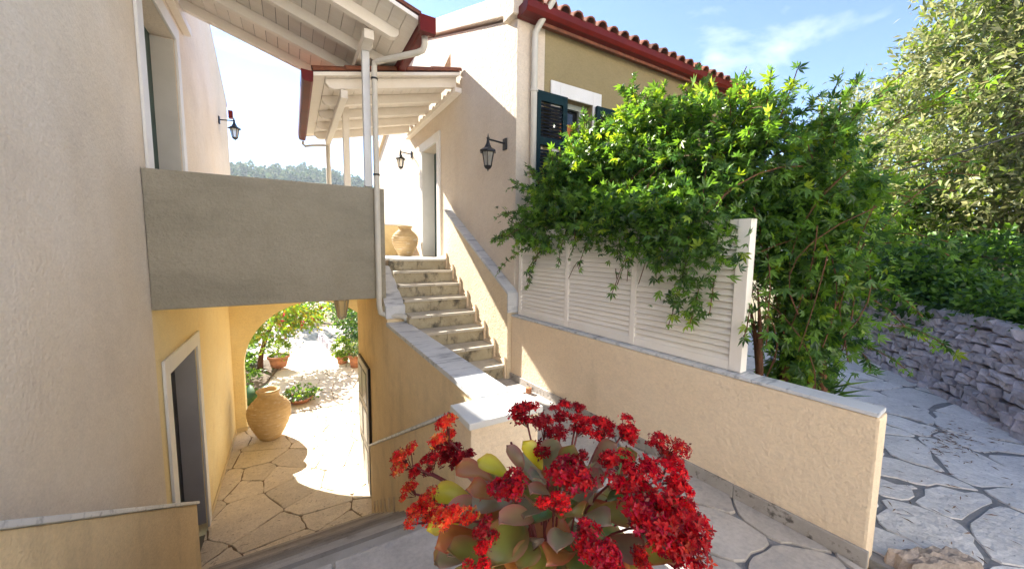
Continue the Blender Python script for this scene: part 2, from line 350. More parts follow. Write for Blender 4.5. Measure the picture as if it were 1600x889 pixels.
# garden path behind the arch
gp = struct('garden_path', MB().box(-4.5, 5.0, 9.7, 21, -2.49, FLOOR - 0.018), JOINT)
flagstones(gp, seeds(-2.0, 3.6, 9.8, 19.5, 0.66, 0.60), [(-2.2, 9.7), (3.8, 9.7), (3.8, 19.8), (-2.2, 19.8)], FLOOR - 0.006, 0.02, FLAG_G)
# terrace where the camera stands
tr = struct('terrace', MB().box(0.95, 2.22, 1.76, 3.9, -2.49, -0.014).box(XL, 2.22, -3.5, 1.72, -2.49, -0.014).box(-9, 14, -22, -3.502, -2.49, -0.016), MORTAR)
flagstones(tr, seeds(0.8, 2.4, -1.4, 1.7, 0.46, 0.38, 0.5), [(0.91, -1.6), (2.2, -1.6), (2.2, 1.66), (0.91, 1.66)], 0.0, 0.014, FLAG_T)
flagstones(tr, seeds(1.1, 2.2, 1.7, 3.7, 0.5, 0.5, 0.5), [(1.15, 1.67), (2.12, 1.67), (2.04, 3.62), (1.15, 3.62)], 0.0, 0.014, FLAG_T)
mbs = MB().box(XL, 0.10, 0.2, 1.76, -0.03, 0.0); mbs.build('flagstone', FLAG_T, tr, 0.006)
MB().box(0.112, 0.9, 0.9, 1.76, -0.03, 0.002).build('flagstone', FLAG_T, tr, 0.006)
MB().box(0.112, 0.9, -1.2, 0.888, -0.03, 0.0).build('flagstone', FLAG_T, tr, 0.006)
MB().box(-8.9, 13.9, -21.9, -3.51, -0.02, 0.0).build('paving', mat('bounce_paving', (0.62, 0.59, 0.54), (0.54, 0.51, 0.46), 2), tr)  # unseen pale paving behind the camera, added to bounce sunlight onto shaded walls
# path on the right, beyond the low garden wall
pa = struct('path', MB().prism([(2.3, -3.5), (3.2, -3.5), (4.9, 0.3), (7.4, 2.3), (8.6, 3.5), (4.0, 3.5), (4.0, 1.9), (2.3, 1.0)], 'z', -0.05, -0.004), MORTAR)
pb = [(2.36, -2.2), (4.2, -2.2), (4.85, 0.28), (7.3, 2.25), (8.3, 3.4), (4.6, 3.4), (4.2, 1.7), (2.36, 0.85)]
def inpath(x, y):
    # left of the stone wall line and clear of the planting bed
    return (x - 4.811) * 0.604 - (y - 0.349) * 0.797 < 0.22 and not (x < 4.3 and y > 0.8 + (x - 2.3) * 0.28)
flagstones(pa, seeds(2.3, 8.4, -1.6, 3.5, 0.52, 0.34, 0.6), [(2.36, -2.2), (8.5, -2.2), (8.5, 3.45), (2.36, 3.45)], 0.004, 0.024, FLAG_P, jit=0.03, keep=inpath)
struct('planting_bed', MB().prism([(2.3, 1.02), (4.05, 1.55), (4.3, 3.45), (2.3, 3.45)], 'z', -0.05, 0.10), GRAVEL)
# raised bank behind the rubble wall
WALLLINE = [(3.1, -1.0), (4.811, 0.349), (5.641, 0.92), (6.604, 1.72), (7.2, 2.42), (7.65, 3.3)]
mb = MB(); far = [(6, -5), (9, -4), (13, -3), (16, 0), (17, 4), (16, 7)]
for t, dz in ((0.0, 0.76), (0.06, 0.84), (0.35, 1.5), (1.0, 2.6)):
    for (a, b), (c, d) in zip(WALLLINE, far): mb.v.append((a + (c - a) * t + (0.12 if t == 0 else 0), b + (d - b) * t - (0.12 if t == 0 else 0), dz))
mb.f = [(r * 6 + i, r * 6 + i + 1, (r + 1) * 6 + i + 1, (r + 1) * 6 + i) for r in range(3) for i in range(5)]
struct('bank', mb, EARTH)

# ================================================================== LEFT HOUSE
lh = thing('left_house', (XL, 6, FLOOR), 'pale stucco house filling the left edge, with two white framed doorways one above the other', 'house')
ltop = lambda y: 4.62 + 0.475 * (min(y, 12.0 - y) - 1.35)
def col(y0, y1, z0, z1=None): return (z0, z0, ltop(y0) if z1 is None else z1, ltop(y1) if z1 is None else z1)
mb = MB()
slices(mb, 'x', XL - 0.45, XL, [(-2.5, 4.6, [col(-2.5, 4.6, 0.83 + 0, None)]), (4.6, 4.92, [col(4.6, 4.92, 0.83)]), (4.92, 6.0, [(0.83, 0.83, LAND - 0.02, LAND - 0.02), col(4.92, 6.0, 3.90)]),
       (6.0, 6.18, [(0.83, 0.83, LAND - 0.02, LAND - 0.02), col(6.0, 6.18, 3.90)]), (6.18, 10.65, [col(6.18, 10.65, 0.83)])])
slices(mb, 'x', XL - 0.45, XL, [(-2.5, 4.6, [(-2.5, -2.5, 0.83, 0.83)])])
mb.box(-8, XL - 0.45, -2.5, -2.1, -2.5, 2.8); mb.box(-8, XL - 0.45, 10.25, 10.65, -2.5, 4.6)
mb.build('wall', STUCCO_L, lh)
mb = MB(); slices(mb, 'x', XL - 0.45, XL, [(4.6, 4.92, [(-2.5, -2.5, 0.83, 0.83)]), (4.92, 6.18, [(0.13, 0.13, 0.83, 0.83)]), (6.18, 9.45, [(-2.5, -2.5, 0.83, 0.83)]), (9.45, 10.65, [(-2.5, -2.5, 0.83, 0.83)])])
mb.build('passage_wall', YELLOW, lh)
mb = MB(); mb.prism([(10.85, ltop(10.85) + 0.02), (6, ltop(6) + 0.02), (6, ltop(6) + 0.14), (10.85, ltop(10.85) + 0.12)], 'x', -8, XL - 0.012)
mb.prism([(-2.6, ltop(-2.6) + 0.02), (-2.6, ltop(-2.6) + 0.14), (6, ltop(6) + 0.14), (6, ltop(6) + 0.02)], 'x', -8, XL - 0.012)
mb.build('roof', TILE, lh)
MB().box(XL + 0.02, XL + 0.10, 10.66, 10.78, 4.28, 4.44).build('gutter_end', RED, lh)
def doorway(parent, z0, z1, y0, y1, dmat, fmat):
    d = MB().box(XL - 0.26, XL - 0.215, y0, y1, z0, z1).build('door', dmat, parent)
    MB().box(XL - 0.213, XL - 0.19, y0 + 0.06, y0 + 0.09, z0 + 0.9, z0 + 1.1).build('handle', IRON, d)
    f = MB().box(XL + 0.002, XL + 0.028, y0 - 0.17, y0, z0, z1 + 0.17).box(XL + 0.002, XL + 0.028, y1, y1 + 0.15, z0, z1 + 0.17).box(XL + 0.002, XL + 0.028, y0 + 0.0005, y1 - 0.0005, z1, z1 + 0.17).build('door_frame', fmat, parent, 0.006)
    return f
doorway(lh, LAND, 3.90, 4.92, 6.18, GREEN, WHITE)
MB().box(XL - 0.213, XL - 0.006, 6.155, 6.177, LAND, 3.88).build('reveal', mat('reveal_plaster', (0.60, 0.57, 0.52), (0.55, 0.52, 0.47), 3), lh)
doorway(lh, FLOOR, 0.13, 4.92, 6.18, IRON, WHITE)
MB().box(XL - 0.213, XL - 0.006, 6.155, 6.177, FLOOR + 0.08, 0.12).build('reveal', GREYD, lh)
MB().box(XL + 0.002, XL + 0.016, 6.34, 9.19, FLOOR, FLOOR + 0.07).build('skirting', mat('skirting_paint', (0.72, 0.60, 0.38)), lh)
# stair-side wall against it, with sloping stone coping
sw = thing('stair_side_wall', (-1.04, 3.4, FLOOR), 'low beige wall with sloping grey coping against the left house, bottom left', 'wall')
zt = lambda y: 0.42 - 0.596 * (y - 2.04)
MB().prism([(0.2, -2.45), (4.83, -2.45), (4.83, zt(4.83) - 0.035), (0.2, zt(0.2) - 0.035)], 'x', XL + 0.003, -0.965).build('wall', OCHRE, sw, 0.008)
MB().prism([(0.2, zt(0.2) - 0.033), (4.85, zt(4.85) - 0.033), (4.85, zt(4.85)), (0.2, zt(0.2))], 'x', XL + 0.003, -0.945).build('coping', MARBLE, sw, 0.005)

# ================================================================== ARCHED PASSAGE AND BALCONY
aw = thing('arch_wall', (0.5, 9.3, FLOOR), 'yellow wall with a round arch at the end of the lower passage', 'wall')
xc, zc, rr = 0.38, -1.10, 1.335
mb = MB(); cols = [(XL, xc - rr, [(-2.5, -2.5, 0.83, 0.83)]), (xc + rr, XG, [(-2.5, -2.5, 0.83, 0.83)])]; N = 36
az = lambda x: zc + math.sqrt(max(0, rr * rr - (x - xc) ** 2))
for i in range(N):
    a, b = xc - rr * math.cos(math.pi * i / N), xc - rr * math.cos(math.pi * (i + 1) / N); cols.append((a, b, [(az(a), az(b), 0.83, 0.83)]))
slices(mb, 'y', 9.2, 9.45, cols); mb.build('wall', YELLOW, aw)
MB().box(XL + 0.018, xc - rr + 0.012, 9.186, 9.198, FLOOR, FLOOR + 0.08).build('skirting', MATS['skirting_paint'], aw)
ba = thing('balcony', (-0.1, 4.6, 0.83), 'grey beige solid balcony parapet bridging the passage between the houses', 'balcony')
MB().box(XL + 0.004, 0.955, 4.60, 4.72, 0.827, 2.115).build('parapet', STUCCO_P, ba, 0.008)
MB().box(XL + 0.004, 0.93, 4.722, 9.2, 0.832, 1.24).build('slab', YELLOW, ba)
ld = struct('upper_landing', MB().box(XL, 1.0, 4.73, 9.4, 1.242, 1.262).box(1.002, XG, 5.33, 9.4, 1.02, 1.25), JOINT)
for i in range(5):
    for j in range(3):
        MB().box(XL + 0.01 + 0.42 * j + 0.9 * 0, XL + 0.42 * j + 0.42, 5.4 + 0.5 * i, 5.89 + 0.5 * i, 1.252, LAND).build('floor_tile', SLABW, ld, 0.004)
        MB().box(0.95 + 0.385 * j, 1.325 + 0.385 * j, 5.4 + 0.5 * i, 5.89 + 0.5 * i, 1.252, LAND).build('floor_tile', SLABW, ld, 0.004)
fp = thing('far_parapet', (0.6, 7.2, LAND), 'low yellow parapet at the back of the upper landing behind the small jar', 'parapet')
MB().box(XL + 0.004, XG - 0.004, 7.95, 8.07, 1.252, 1.885).build('wall', YELLOW, fp, 0.006)
MB().box(XL + 0.004, XG - 0.004, 7.94, 8.08, 1.886, 1.91).build('coping', SLABW, fp, 0.004)

# ================================================================== DIVIDING WALL BETWEEN PASSAGE AND STAIR
dw = thing('dividing_wall', (1.04, 4.2, FLOOR), 'ochre stained wall with grey marble coping between passage and upper stair', 'wall')
MB().prism([(1.93, -2.48), (6.9, -2.48), (6.9, 1.0), (5.40, 1.12), (4.50, 0.58), (4.50, 0.50), (1.93, 0.50)], 'x', 0.94, 1.14).build('wall', OCHRE, dw)
yy = [1.956, 2.42, 2.98, 3.5, 3.98, 4.497]
for a, b in zip(yy[:-1], yy[1:]): MB().box(0.925, 1.165, a, b - 0.003, 0.503, 0.544).build('coping', MARBLE, dw, 0.004)
sl_ = lambda y: 0.724 + 0.545 * (y - 4.49)
for a, b in ((4.50, 4.98), (4.983, 5.46)):
    MB().prism([(a, sl_(a) - 0.145), (b, sl_(b) - 0.145), (b, sl_(b)), (a, sl_(a))], 'x', 0.925, 1.155).build('coping', MARBLE, dw, 0.005)
# flank of the lower stair: sloping narrow ledge, pier and white slab
zf = lambda y: 0.47 - 0.548 * (y - 2.03)
MB().prism([(1.96, -2.45), (5.36, -2.45), (5.36, zf(5.36) - 0.03), (1.96, zf(1.96) - 0.03)], 'x', 0.85, 0.938).build('stair_flank', OCHRE, dw)
MB().prism([(1.96, zf(1.96) - 0.028), (5.40, zf(5.40) - 0.028), (5.40, zf(5.40) + 0.004), (1.96, zf(1.96) + 0.004)], 'x', 0.835, 0.938).build('flank_coping', MARBLE, dw, 0.004)
MB().box(0.765, 1.19, 1.70, 1.928, -2.4, 0.500).build('pier', WALLB, dw, 0.006)
MB().box(0.745, 1.205, 1.674, 1.945, 0.503, 0.540).build('pier_cap', SLABW, dw, 0.006)
# panelled door in the passage, set on the dividing wall
pd = thing('panelled_door', (0.93, 6.2, FLOOR), 'white panelled door with black outlines on the ochre passage wall', 'door')
MB().box(0.905, 0.937, 5.735, 6.685, FLOOR + 0.02, -0.375).build('frame', IRON, pd)
MB().box(0.892, 0.904, 5.75, 6.67, FLOOR + 0.02, -0.39).build('leaf', WHITE, pd)
for zi in range(3):
    for yi in range(2):
        y0 = 5.83 + 0.41 * yi; z0 = FLOOR + 0.16 + 0.62 * zi
        o = MB().box(0.889, 0.8915, y0, y0 + 0.33, z0, z0 + 0.52).build('panel', IRON, pd)
        MB().box(0.886, 0.8885, y0 + 0.035, y0 + 0.295, z0 + 0.03, z0 + 0.49).build('pane', mat('door_pane', (0.62, 0.62, 0.6), None, rough=0.3) if 'door_pane' not in MATS else MATS['door_pane'], o)

# ================================================================== STAIRS
us = thing('upper_staircase', (1.57, 4.5, 0), 'stained stone staircase of eight steps climbing to the green door', 'staircase')
NY = [5.31 - 0.2575 * i for i in range(8)]       # nosing lines from the top
for i, y in enumerate(NY):
    z = LAND - 0.1597 * i
    if i: mbt = [(1.157, 1.62), (1.624, 1.986)] if i != 4 else [(1.157, 1.40), (1.404, 1.986)]
    else: mbt = [(1.157, 1.986)]
    for a, b in mbt: MB().box(a, b, y - 0.02, y + 0.2575 if i else 5.398, z - 0.032, z).build('tread', TREAD if i else SLABW, us, 0.005)
    xm = 1.55 + rnd.uniform(-0.1, 0.1)
    for a, b in ((1.145, xm), (xm + 0.003, 1.989)): MB().box(a, b, y, y + 0.24, z - 0.1597, z - 0.0325).build('riser', RISER, us, 0.002)
MB().prism([(3.75, -0.01), (5.33, -0.01), (5.33, 1.0)], 'x', 1.15, 1.98).build('core', JOINT, us)
for i, y in enumerate(NY):                        # stepped skirting against the side wall
    z = LAND - 0.1597 * i
    MB().prism([(y - 0.035, z - 0.155), (y + 0.012, z - 0.155), (y + 0.012, z + 0.05), (y - 0.012, z + 0.085), (y - 0.035, z + 0.045)], 'x', 1.968, 1.99).build('skirting', WALLB, us, 0.003)
    MB().prism([(y + 0.0125, z + 0.0015), (y + 0.222, z + 0.0015), (y + 0.222, z + 0.03), (y + 0.0125, z + 0.05)], 'x', 1.972, 1.99).build('skirting', WALLB, us)
STEP = mat('worn_step_stone', (0.52, 0.48, 0.42), (0.42, 0.38, 0.32), 5, 8, 0.8, 0.3, 40, c3=(0.25, 0.22, 0.18), s3=8, lo3=0.55, hi3=0.75, rand=0.3)
ls = thing('lower_staircase', (-0.05, 3.4, FLOOR), 'pale stone steps going down into the passage, bottom centre', 'staircase')
for i in range(15):
    y = 1.76 + 0.24 * i; z = -0.16 * i
    if i: MB().box(-0.962, 0.848, y - 0.24, y + 0.018, z - 0.035, z).build('tread', STEP, ls, 0.006)
    MB().box(-0.960, 0.846, y - 0.23, y, z - 0.158, z - 0.036).build('riser', FLAG_T if i < 5 else TREAD, ls, 0.002)
MB().prism([(1.56, -2.46), (5.0, -2.46), (1.56, -0.20)], 'x', -0.95, 0.84).build('core', JOINT, ls)
for i in range(9, 15):
    y = 1.76 + 0.24 * i; z = -0.16 * i
    MB().prism([(y - 0.05, z - 0.01), (y - 0.004, z - 0.01), (y - 0.012, z + 0.17), (y - 0.03, z + 0.20)], 'x', 0.838, 0.849).build('skirting', WALLB, ls)

# ================================================================== STAIR WALL + LOW GARDEN WALL + LOUVRES
sg = thing('stair_gable_wall', (2.04, 4.4, 0), 'cream wall with sloping grey marble coping rising beside the upper stair', 'wall')
zs = lambda y: 0.985 + 0.537 * (y - 3.456)
MB().prism([(3.46, -2.4), (5.42, -2.4), (5.42, zs(5.42) - 0.035), (3.46, zs(3.46) - 0.035)], 'x', 1.99, 2.098).build('wall', STUCCO, sg)
for a, b in ((3.45, 4.05), (4.053, 4.7), (4.703, 5.36)): MB().prism([(a, zs(a) - 0.033), (b, zs(b) - 0.033), (b, zs(b)), (a, zs(a))], 'x', 1.972, 2.098).build('coping', MARBLE, sg, 0.004)
MB().box(1.975, 2.10, 3.425, 3.449, 0.745, 0.965).build('end_stone', MARBLE, sg, 0.004)
gw = thing('garden_wall', (2.13, 2.0, 0), 'low apricot stucco wall with stone coping running towards the camera under the louvres', 'wall')
P0, P1 = Vector((2.035, 3.452)), Vector((2.2255, 0.532)); dW = (P1 - P0).normalized(); nW = Vector((-dW.y, dW.x))
if nW.x < 0: nW = -nW
def gwp(s, o, z): q = P0 + dW * s + nW * o; return (q.x, q.y, z)
LW = (P1 - P0).length
def wbox(mb, s0, s1, o0, o1, z0, z1):
    return mb.hexa([gwp(s0, o0, z0), gwp(s1, o0, z0), gwp(s1, o1, z0), gwp(s0, o1, z0), gwp(s0, o0, z1), gwp(s1, o0, z1), gwp(s1, o1, z1), gwp(s0, o1, z1)])
wbox(MB(), 0, LW, 0, 0.125, -0.06, 0.700).build('wall', WALLB, gw, 0.012)
cs = [0.0, 0.62, 1.21, 1.85, 2.4, LW - 0.004]
for a, b in zip(cs[:-1], cs[1:]): wbox(MB(), a, b - 0.003, -0.004, 0.125, 0.702, 0.722).build('coping', MARBLE, gw, 0.004)
for a, b in ((0.0, 0.9), (0.903, 1.75), (1.753, 2.35), (2.353, LW + 0.01)): wbox(MB(), a, b, -0.018, -0.001, -0.01, 0.075).build('skirting', mat('skirting_stone', (0.44, 0.41, 0.38), (0.34, 0.31, 0.28), 5, 8, 0.8, 0.4, 40, c3=(0.12, 0.11, 0.10), s3=18, lo3=0.56, hi3=0.66) if 'skirting_stone' not in MATS else MATS['skirting_stone'], gw, 0.003)
MB().lathe([(0.02, -0.001), (0.028, 0.001), (0.03, 0.05), (0.012, 0.056)], 1.99, 3.02, 12).build('drain_spout', TERRA, gw)
lv = thing('louvre_screen', (2.12, 2.3, 0.722), 'cream louvred timber screen of three panels standing on the low garden wall', 'screen')
ST = [0.085, 0.815, 1.543, 2.285]; ZB, ZT = 0.726, 1.62
for i, s in enumerate(ST):
    w = 0.022 if i < 3 else 0.035
    wbox(MB(), s - w, s + w, 0.045, 0.115 if i == 3 else 0.085, ZB, ZT).build('stile', LOUVRE, lv, 0.003)
for i in range(3):
    a, b = ST[i] + 0.0225, ST[i + 1] - (0.0225 if i < 2 else 0.0355)
    wbox(MB(), a, b, 0.048, 0.082, ZB, ZB + 0.055).build('rail', LOUVRE, lv, 0.003)
    wbox(MB(), a, b, 0.048, 0.082, ZT - 0.055, ZT).build('rail', LOUVRE, lv, 0.003)
    n = 20; h = (ZT - ZB - 0.11) / n
    for k in range(n):
        z = ZB + 0.057 + h * k
        MB().hexa([gwp(a, 0.047, z), gwp(b, 0.047, z), gwp(b, 0.054, z - 0.003), gwp(a, 0.054, z - 0.003), gwp(a, 0.072, z + h * 0.90), gwp(b, 0.072, z + h * 0.90), gwp(b, 0.079, z + h * 0.87), gwp(a, 0.079, z + h * 0.87)]).build('slat', LOUVRE, lv)

# ================================================================== RIGHT HOUSE
rh = thing('right_house', (XG + 2, 7, 0), 'cream stucco house with red gutter and clay tile roof behind the green bush', 'house')
rtop = lambda y: 3.80 + 0.385 * (min(y, 14.2 - y) - 3.51)
def rc(y0, y1, z0, z1=None): return (z0, z0, rtop(y0) if z1 is None else z1, rtop(y1) if z1 is None else z1)
DY0, DY1, DZ = 5.98, 6.78, 3.14
mb = MB(); slices(mb, 'x', XG, XG + 0.35, [(3.51, 5.40, [rc(3.51, 5.40, -2.5)]), (5.40, 5.72, [(-2.5, -2.5, 4.02, 4.02), (4.27, 4.16, rtop(5.40), rtop(5.72))]),
       (5.72, DY0, [rc(5.72, DY0, -2.5)]), (DY0, DY1, [(-2.5, -2.5, LAND - 0.03, LAND - 0.03), rc(DY0, DY1, DZ)]), (DY1, 7.1, [rc(DY1, 7.1, -2.5)]), (7.1, 10.69, [rc(7.1, 10.69, -2.5)])])
mb.build('gable_wall', STUCCO_G, rh)
WX0, WX1, WZ0, WZ1 = 2.66, 3.15, 2.05, 3.14
mb = MB(); slices(mb, 'y', 3.51, 3.86, [(XG + 0.352, WX0, [(-0.3, -0.3, 3.84, 3.84)]), (WX0, WX1, [(-0.3, -0.3, WZ0, WZ0), (WZ1, WZ1, 3.84, 3.84)]), (WX1, 6.2, [(-0.3, -0.3, 3.84, 3.84)])])
mb.box(5.85, 6.2, 3.862, 10.7, -2.5, 3.8); mb.box(XG + 0.352, 5.84, 10.35, 10.69, -2.5, 3.8)
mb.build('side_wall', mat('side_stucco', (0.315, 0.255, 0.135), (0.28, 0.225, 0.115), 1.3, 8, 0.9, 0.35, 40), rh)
win = MB().box(WX0 - 0.13, WX0, 3.486, 3.508, WZ0 - 0.1, WZ1 + 0.15).box(WX1, WX1 + 0.13, 3.486, 3.508, WZ0 - 0.1, WZ1 + 0.15).box(WX0 + 0.0005, WX1 - 0.0005, 3.486, 3.508, WZ1, WZ1 + 0.15).build('window', WHITE, rh, 0.004)
MB().box(WX0, WX1, 3.66, 3.68, WZ0, WZ1).build('pane', WGLASS, win)
MB().box(WX0 + 0.02, WX1 - 0.14, 3.645, 3.655, WZ0, WZ1 - 0.22).build('curtain', ORANGE, win)
MB().box(WX0 + 0.0005, WX1 - 0.0005, 3.60, 3.64, WZ1 - 0.06, WZ1 - 0.001).box(WX1 - 0.12, WX1 - 0.06, 3.60, 3.64, WZ0, WZ1 - 0.061).build('window_sash', mat('grey_sash', (0.30, 0.33, 0.31)), win)
def shutter(x0, x1, y, z0, z1):
    sh = MB().box(x0, x0 + 0.05, y - 0.035, y, z0, z1).box(x1 - 0.06, x1, y - 0.035, y, z0, z1)
    for a, b in ((z0, z0 + 0.08), ((z0 + z1) / 2 - 0.04 + 0.02, (z0 + z1) / 2 + 0.04 + 0.02), (z1 - 0.10, z1)): sh.box(x0 + 0.0505, x1 - 0.0605, y - 0.034, y - 0.001, a, b)
    o = sh.build('shutter', TEAL, rh)
    for (a, b) in ((z0 + 0.085, (z0 + z1) / 2 - 0.025), ((z0 + z1) / 2 + 0.065, z1 - 0.105)):
        n = int((b - a) / 0.036)
        for k in range(n):
            z = a + 0.036 * k; MB().hexa([(x0 + 0.051, y - 0.03, z), (x1 - 0.061, y - 0.03, z), (x1 - 0.061, y - 0.026, z - 0.003), (x0 + 0.051, y - 0.026, z - 0.003), (x0 + 0.051, y - 0.008, z + 0.030), (x1 - 0.061, y - 0.008, z + 0.030), (x1 - 0.061, y - 0.004, z + 0.027), (x0 + 0.051, y - 0.004, z + 0.027)]).build('slat', IRON, o)
shutter(2.315, 2.725, 3.47, 2.05, 3.125); shutter(3.17, 3.58, 3.47, 2.05, 3.125)
# gable door
gf = MB().box(XG - 0.03, XG - 0.002, DY0 - 0.14, DY0, LAND, DZ + 0.15).box(XG - 0.03, XG - 0.002, DY1, DY1 + 0.13, LAND, DZ + 0.15).box(XG - 0.03, XG - 0.002, DY0 + 0.0005, DY1 - 0.0005, DZ, DZ + 0.15).build('door_frame', WHITE, rh, 0.005)
MB().box(XG - 0.028, XG + 0.30, DY1 - 0.025, DY1 - 0.002, LAND, DZ - 0.002).build('reveal', WHITE, gf)
gd = MB().box(XG + 0.20, XG + 0.25, DY0 + 0.01, DY1 - 0.03, LAND, DZ - 0.01).build('door', GREEN, rh)
MB().box(XG + 0.06, XG + 0.20, DY0 + 0.004, DY0 + 0.03, LAND, DZ - 0.01).build('door_edge', GREEN, gd)
# attic vent
for k in range(4):
    for j in range(3): MB().box(XG + 0.16, XG + 0.24, 5.405 + 0.105 * j, 5.50 + 0.105 * j, 4.025 + 0.065 * k, 4.08 + 0.065 * k).build('vent_brick', BRICK, rh)
MB().box(XG + 0.25, XG + 0.30, 5.40, 5.72, 4.0, 4.4).build('vent_back', IRON, rh)
# raised verge band and corner block
vb = 0.22
mb = MB(); mb.prism([(3.49, rtop(3.49) + 0.03), (7.1, rtop(7.1) + 0.03), (7.1, rtop(7.1) + 0.03 + vb), (3.49, rtop(3.49) + 0.03 + vb)], 'x', XG - 0.06, XG + 0.22)
mb.prism([(7.1, rtop(7.1) + 0.03), (10.75, rtop(10.75) + 0.03), (10.75, rtop(10.75) + 0.03 + vb), (7.1, rtop(7.1) + 0.03 + vb)], 'x', XG - 0.06, XG + 0.22)
mb.build('verge', STUCCO_G, rh, 0.01)
MB().box(XG - 0.065, XG + 0.05, 3.475, 3.70, 3.83, 4.55).build('corner_block', STUCCO_G, rh, 0.008)
# gutter, downpipe
gt = MB(); prof = [(3.30, 3.90), (3.302, 3.83), (3.33, 3.795), (3.42, 3.79), (3.505, 3.80), (3.505, 3.90)]
gt.prism(prof, 'x', XG - 0.01, 6.35); gt.build('gutter', RED, rh, 0.004)
MB().tube([(2.40, 3.26, 4.8), (2.40, 3.26, 4.02), (2.39, 3.275, 3.97), (2.30, 3.42, 3.74), (2.285, 3.455, 3.69), (2.285, 3.457, 3.60), (2.285, 3.457, 0.0)], 0.034, 12).build('downpipe', PIPE, rh, smooth=True)
MB().tube([(2.285, 3.457, 3.10), (2.285, 3.457, 3.13)], 0.043, 12).build('pipe_collar', PIPE, rh)
# barrel tiles
def tile_mesh(name, L=0.42, r0=0.075, r1=0.062, m=TILE):
    mb = MB(); n = 7
    for k, (y, r) in enumerate(((0, r0), (L, r1))):
        for q in (1.0, 0.80):
            for j in range(n): a = math.pi * j / (n - 1); mb.v.append((math.cos(a) * r * q, y, math.sin(a) * r * q))
    for j in range(n - 1):
        mb.f += [(j, j + 1, 2 * n + j + 1, 2 * n + j), (n + j, 3 * n + j, 3 * n + j + 1, n + j + 1), (j, n + j, n + j + 1, j + 1), (2 * n + j, 2 * n + j + 1, 3 * n + j + 1, 3 * n + j)]
    mb.f += [(0, 2 * n, 3 * n, n), (n - 1, 2 * n - 1, 4 * n - 1, 3 * n - 1)]
    return mb.mesh(name, m, smooth=False)
TM = tile_mesh('roof_tile')
sl3 = math.atan(0.385)
for k in range(24):
    x = 2.20 + 0.1745 * k
    inst('roof_tile', TM, rh, (x, 3.29, 3.885 + rnd.uniform(-0.004, 0.004)), (sl3, 0, rnd.uniform(-0.03, 0.03)))
mb = MB(); mb.prism([(3.40, rtop(3.40) + 0.05), (7.1, rtop(7.1) + 0.05), (10.9, rtop(10.9) + 0.05), (10.9, rtop(10.9) - 0.0), (7.1, rtop(7.1) - 0.0), (3.40, rtop(3.40) - 0.0)], 'x', XG + 0.222, 6.4)
mb.build('roof', TILE, rh)
V, F = [], []; n = 5                                            # upper tile courses, joined
for c in range(1, 9):
    for k in range(23):
        x = 2.39 + 0.1745 * k; y = 3.29 + 0.38 * c; z = 3.885 + 0.385 * 0.38 * c; b = len(V)
        for yy_, zz_ in ((y, z), (y + 0.4, z + 0.154)):
            for j in range(n): a = math.pi * j / (n - 1); V.append((x + math.cos(a) * 0.072, yy_, zz_ + math.sin(a) * 0.072))
        F += [(b + j, b + j + 1, b + n + j + 1, b + n + j) for j in range(n - 1)]
mb = MB(); mb.v, mb.f = V, F; tag(mb.build('upper_roof_tiles', TILE, rh), kind='stuff')

# ================================================================== UNSEEN HOUSE ADDED BEHIND THE CAMERA TO BOUNCE SUNLIGHT
nh = thing('bounce_house', (2, -8, 0), 'unseen pale house added behind the viewpoint to reflect sunlight onto the shaded walls', 'house')
mb = MB(); slices(mb, 'y', -6.6, -6.25, [(-8, -4.6, [(-.1, -.1, 6.0, 6.0)]), (-4.6, -3.4, [(-.1, -.1, 1.0, 1.0), (2.4, 2.4, 6.0, 6.0)]), (-3.4, 0.2, [(-.1, -.1, 6.0, 6.0)]), (0.2, 1.2, [(2.2, 2.2, 6.0, 6.0)]), (1.2, 4.8, [(-.1, -.1, 6.0, 6.0)]), (4.8, 6.0, [(-.1, -.1, 1.0, 1.0), (2.4, 2.4, 6.0, 6.0)]), (6.0, 11, [(-.1, -.1, 6.0, 6.0)])])
mb.box(-8, -7.65, -13, -6.602, -.1, 6.0); mb.box(10.65, 11, -13, -6.602, -.1, 6.0); mb.box(-7.64, 10.64, -13, -12.65, -.1, 6.0); mb.build('wall', mat('bounce_whitewash', (0.80, 0.77, 0.72), (0.76, 0.73, 0.67), 1.0, bump=0.3), nh)
MB().prism([(-13.4, 6.0), (-9.6, 7.6), (-5.9, 6.0), (-5.9, 6.12), (-9.6, 7.75), (-13.4, 6.12)], 'x', -8.3, 11.3).build('roof', TILE, nh)
for a, b in ((-4.6, -3.4), (4.8, 6.0)):
    w_ = MB().box(a, b, -6.5, -6.46, 1.0, 2.4).build('window', TEAL, nh); MB().box(a + .1, b - .1, -6.458, -6.45, 1.1, 2.3).build('pane', WGLASS, w_)
MB().box(0.2, 1.2, -6.5, -6.46, 0, 2.2).build('door', GREEN, nh)

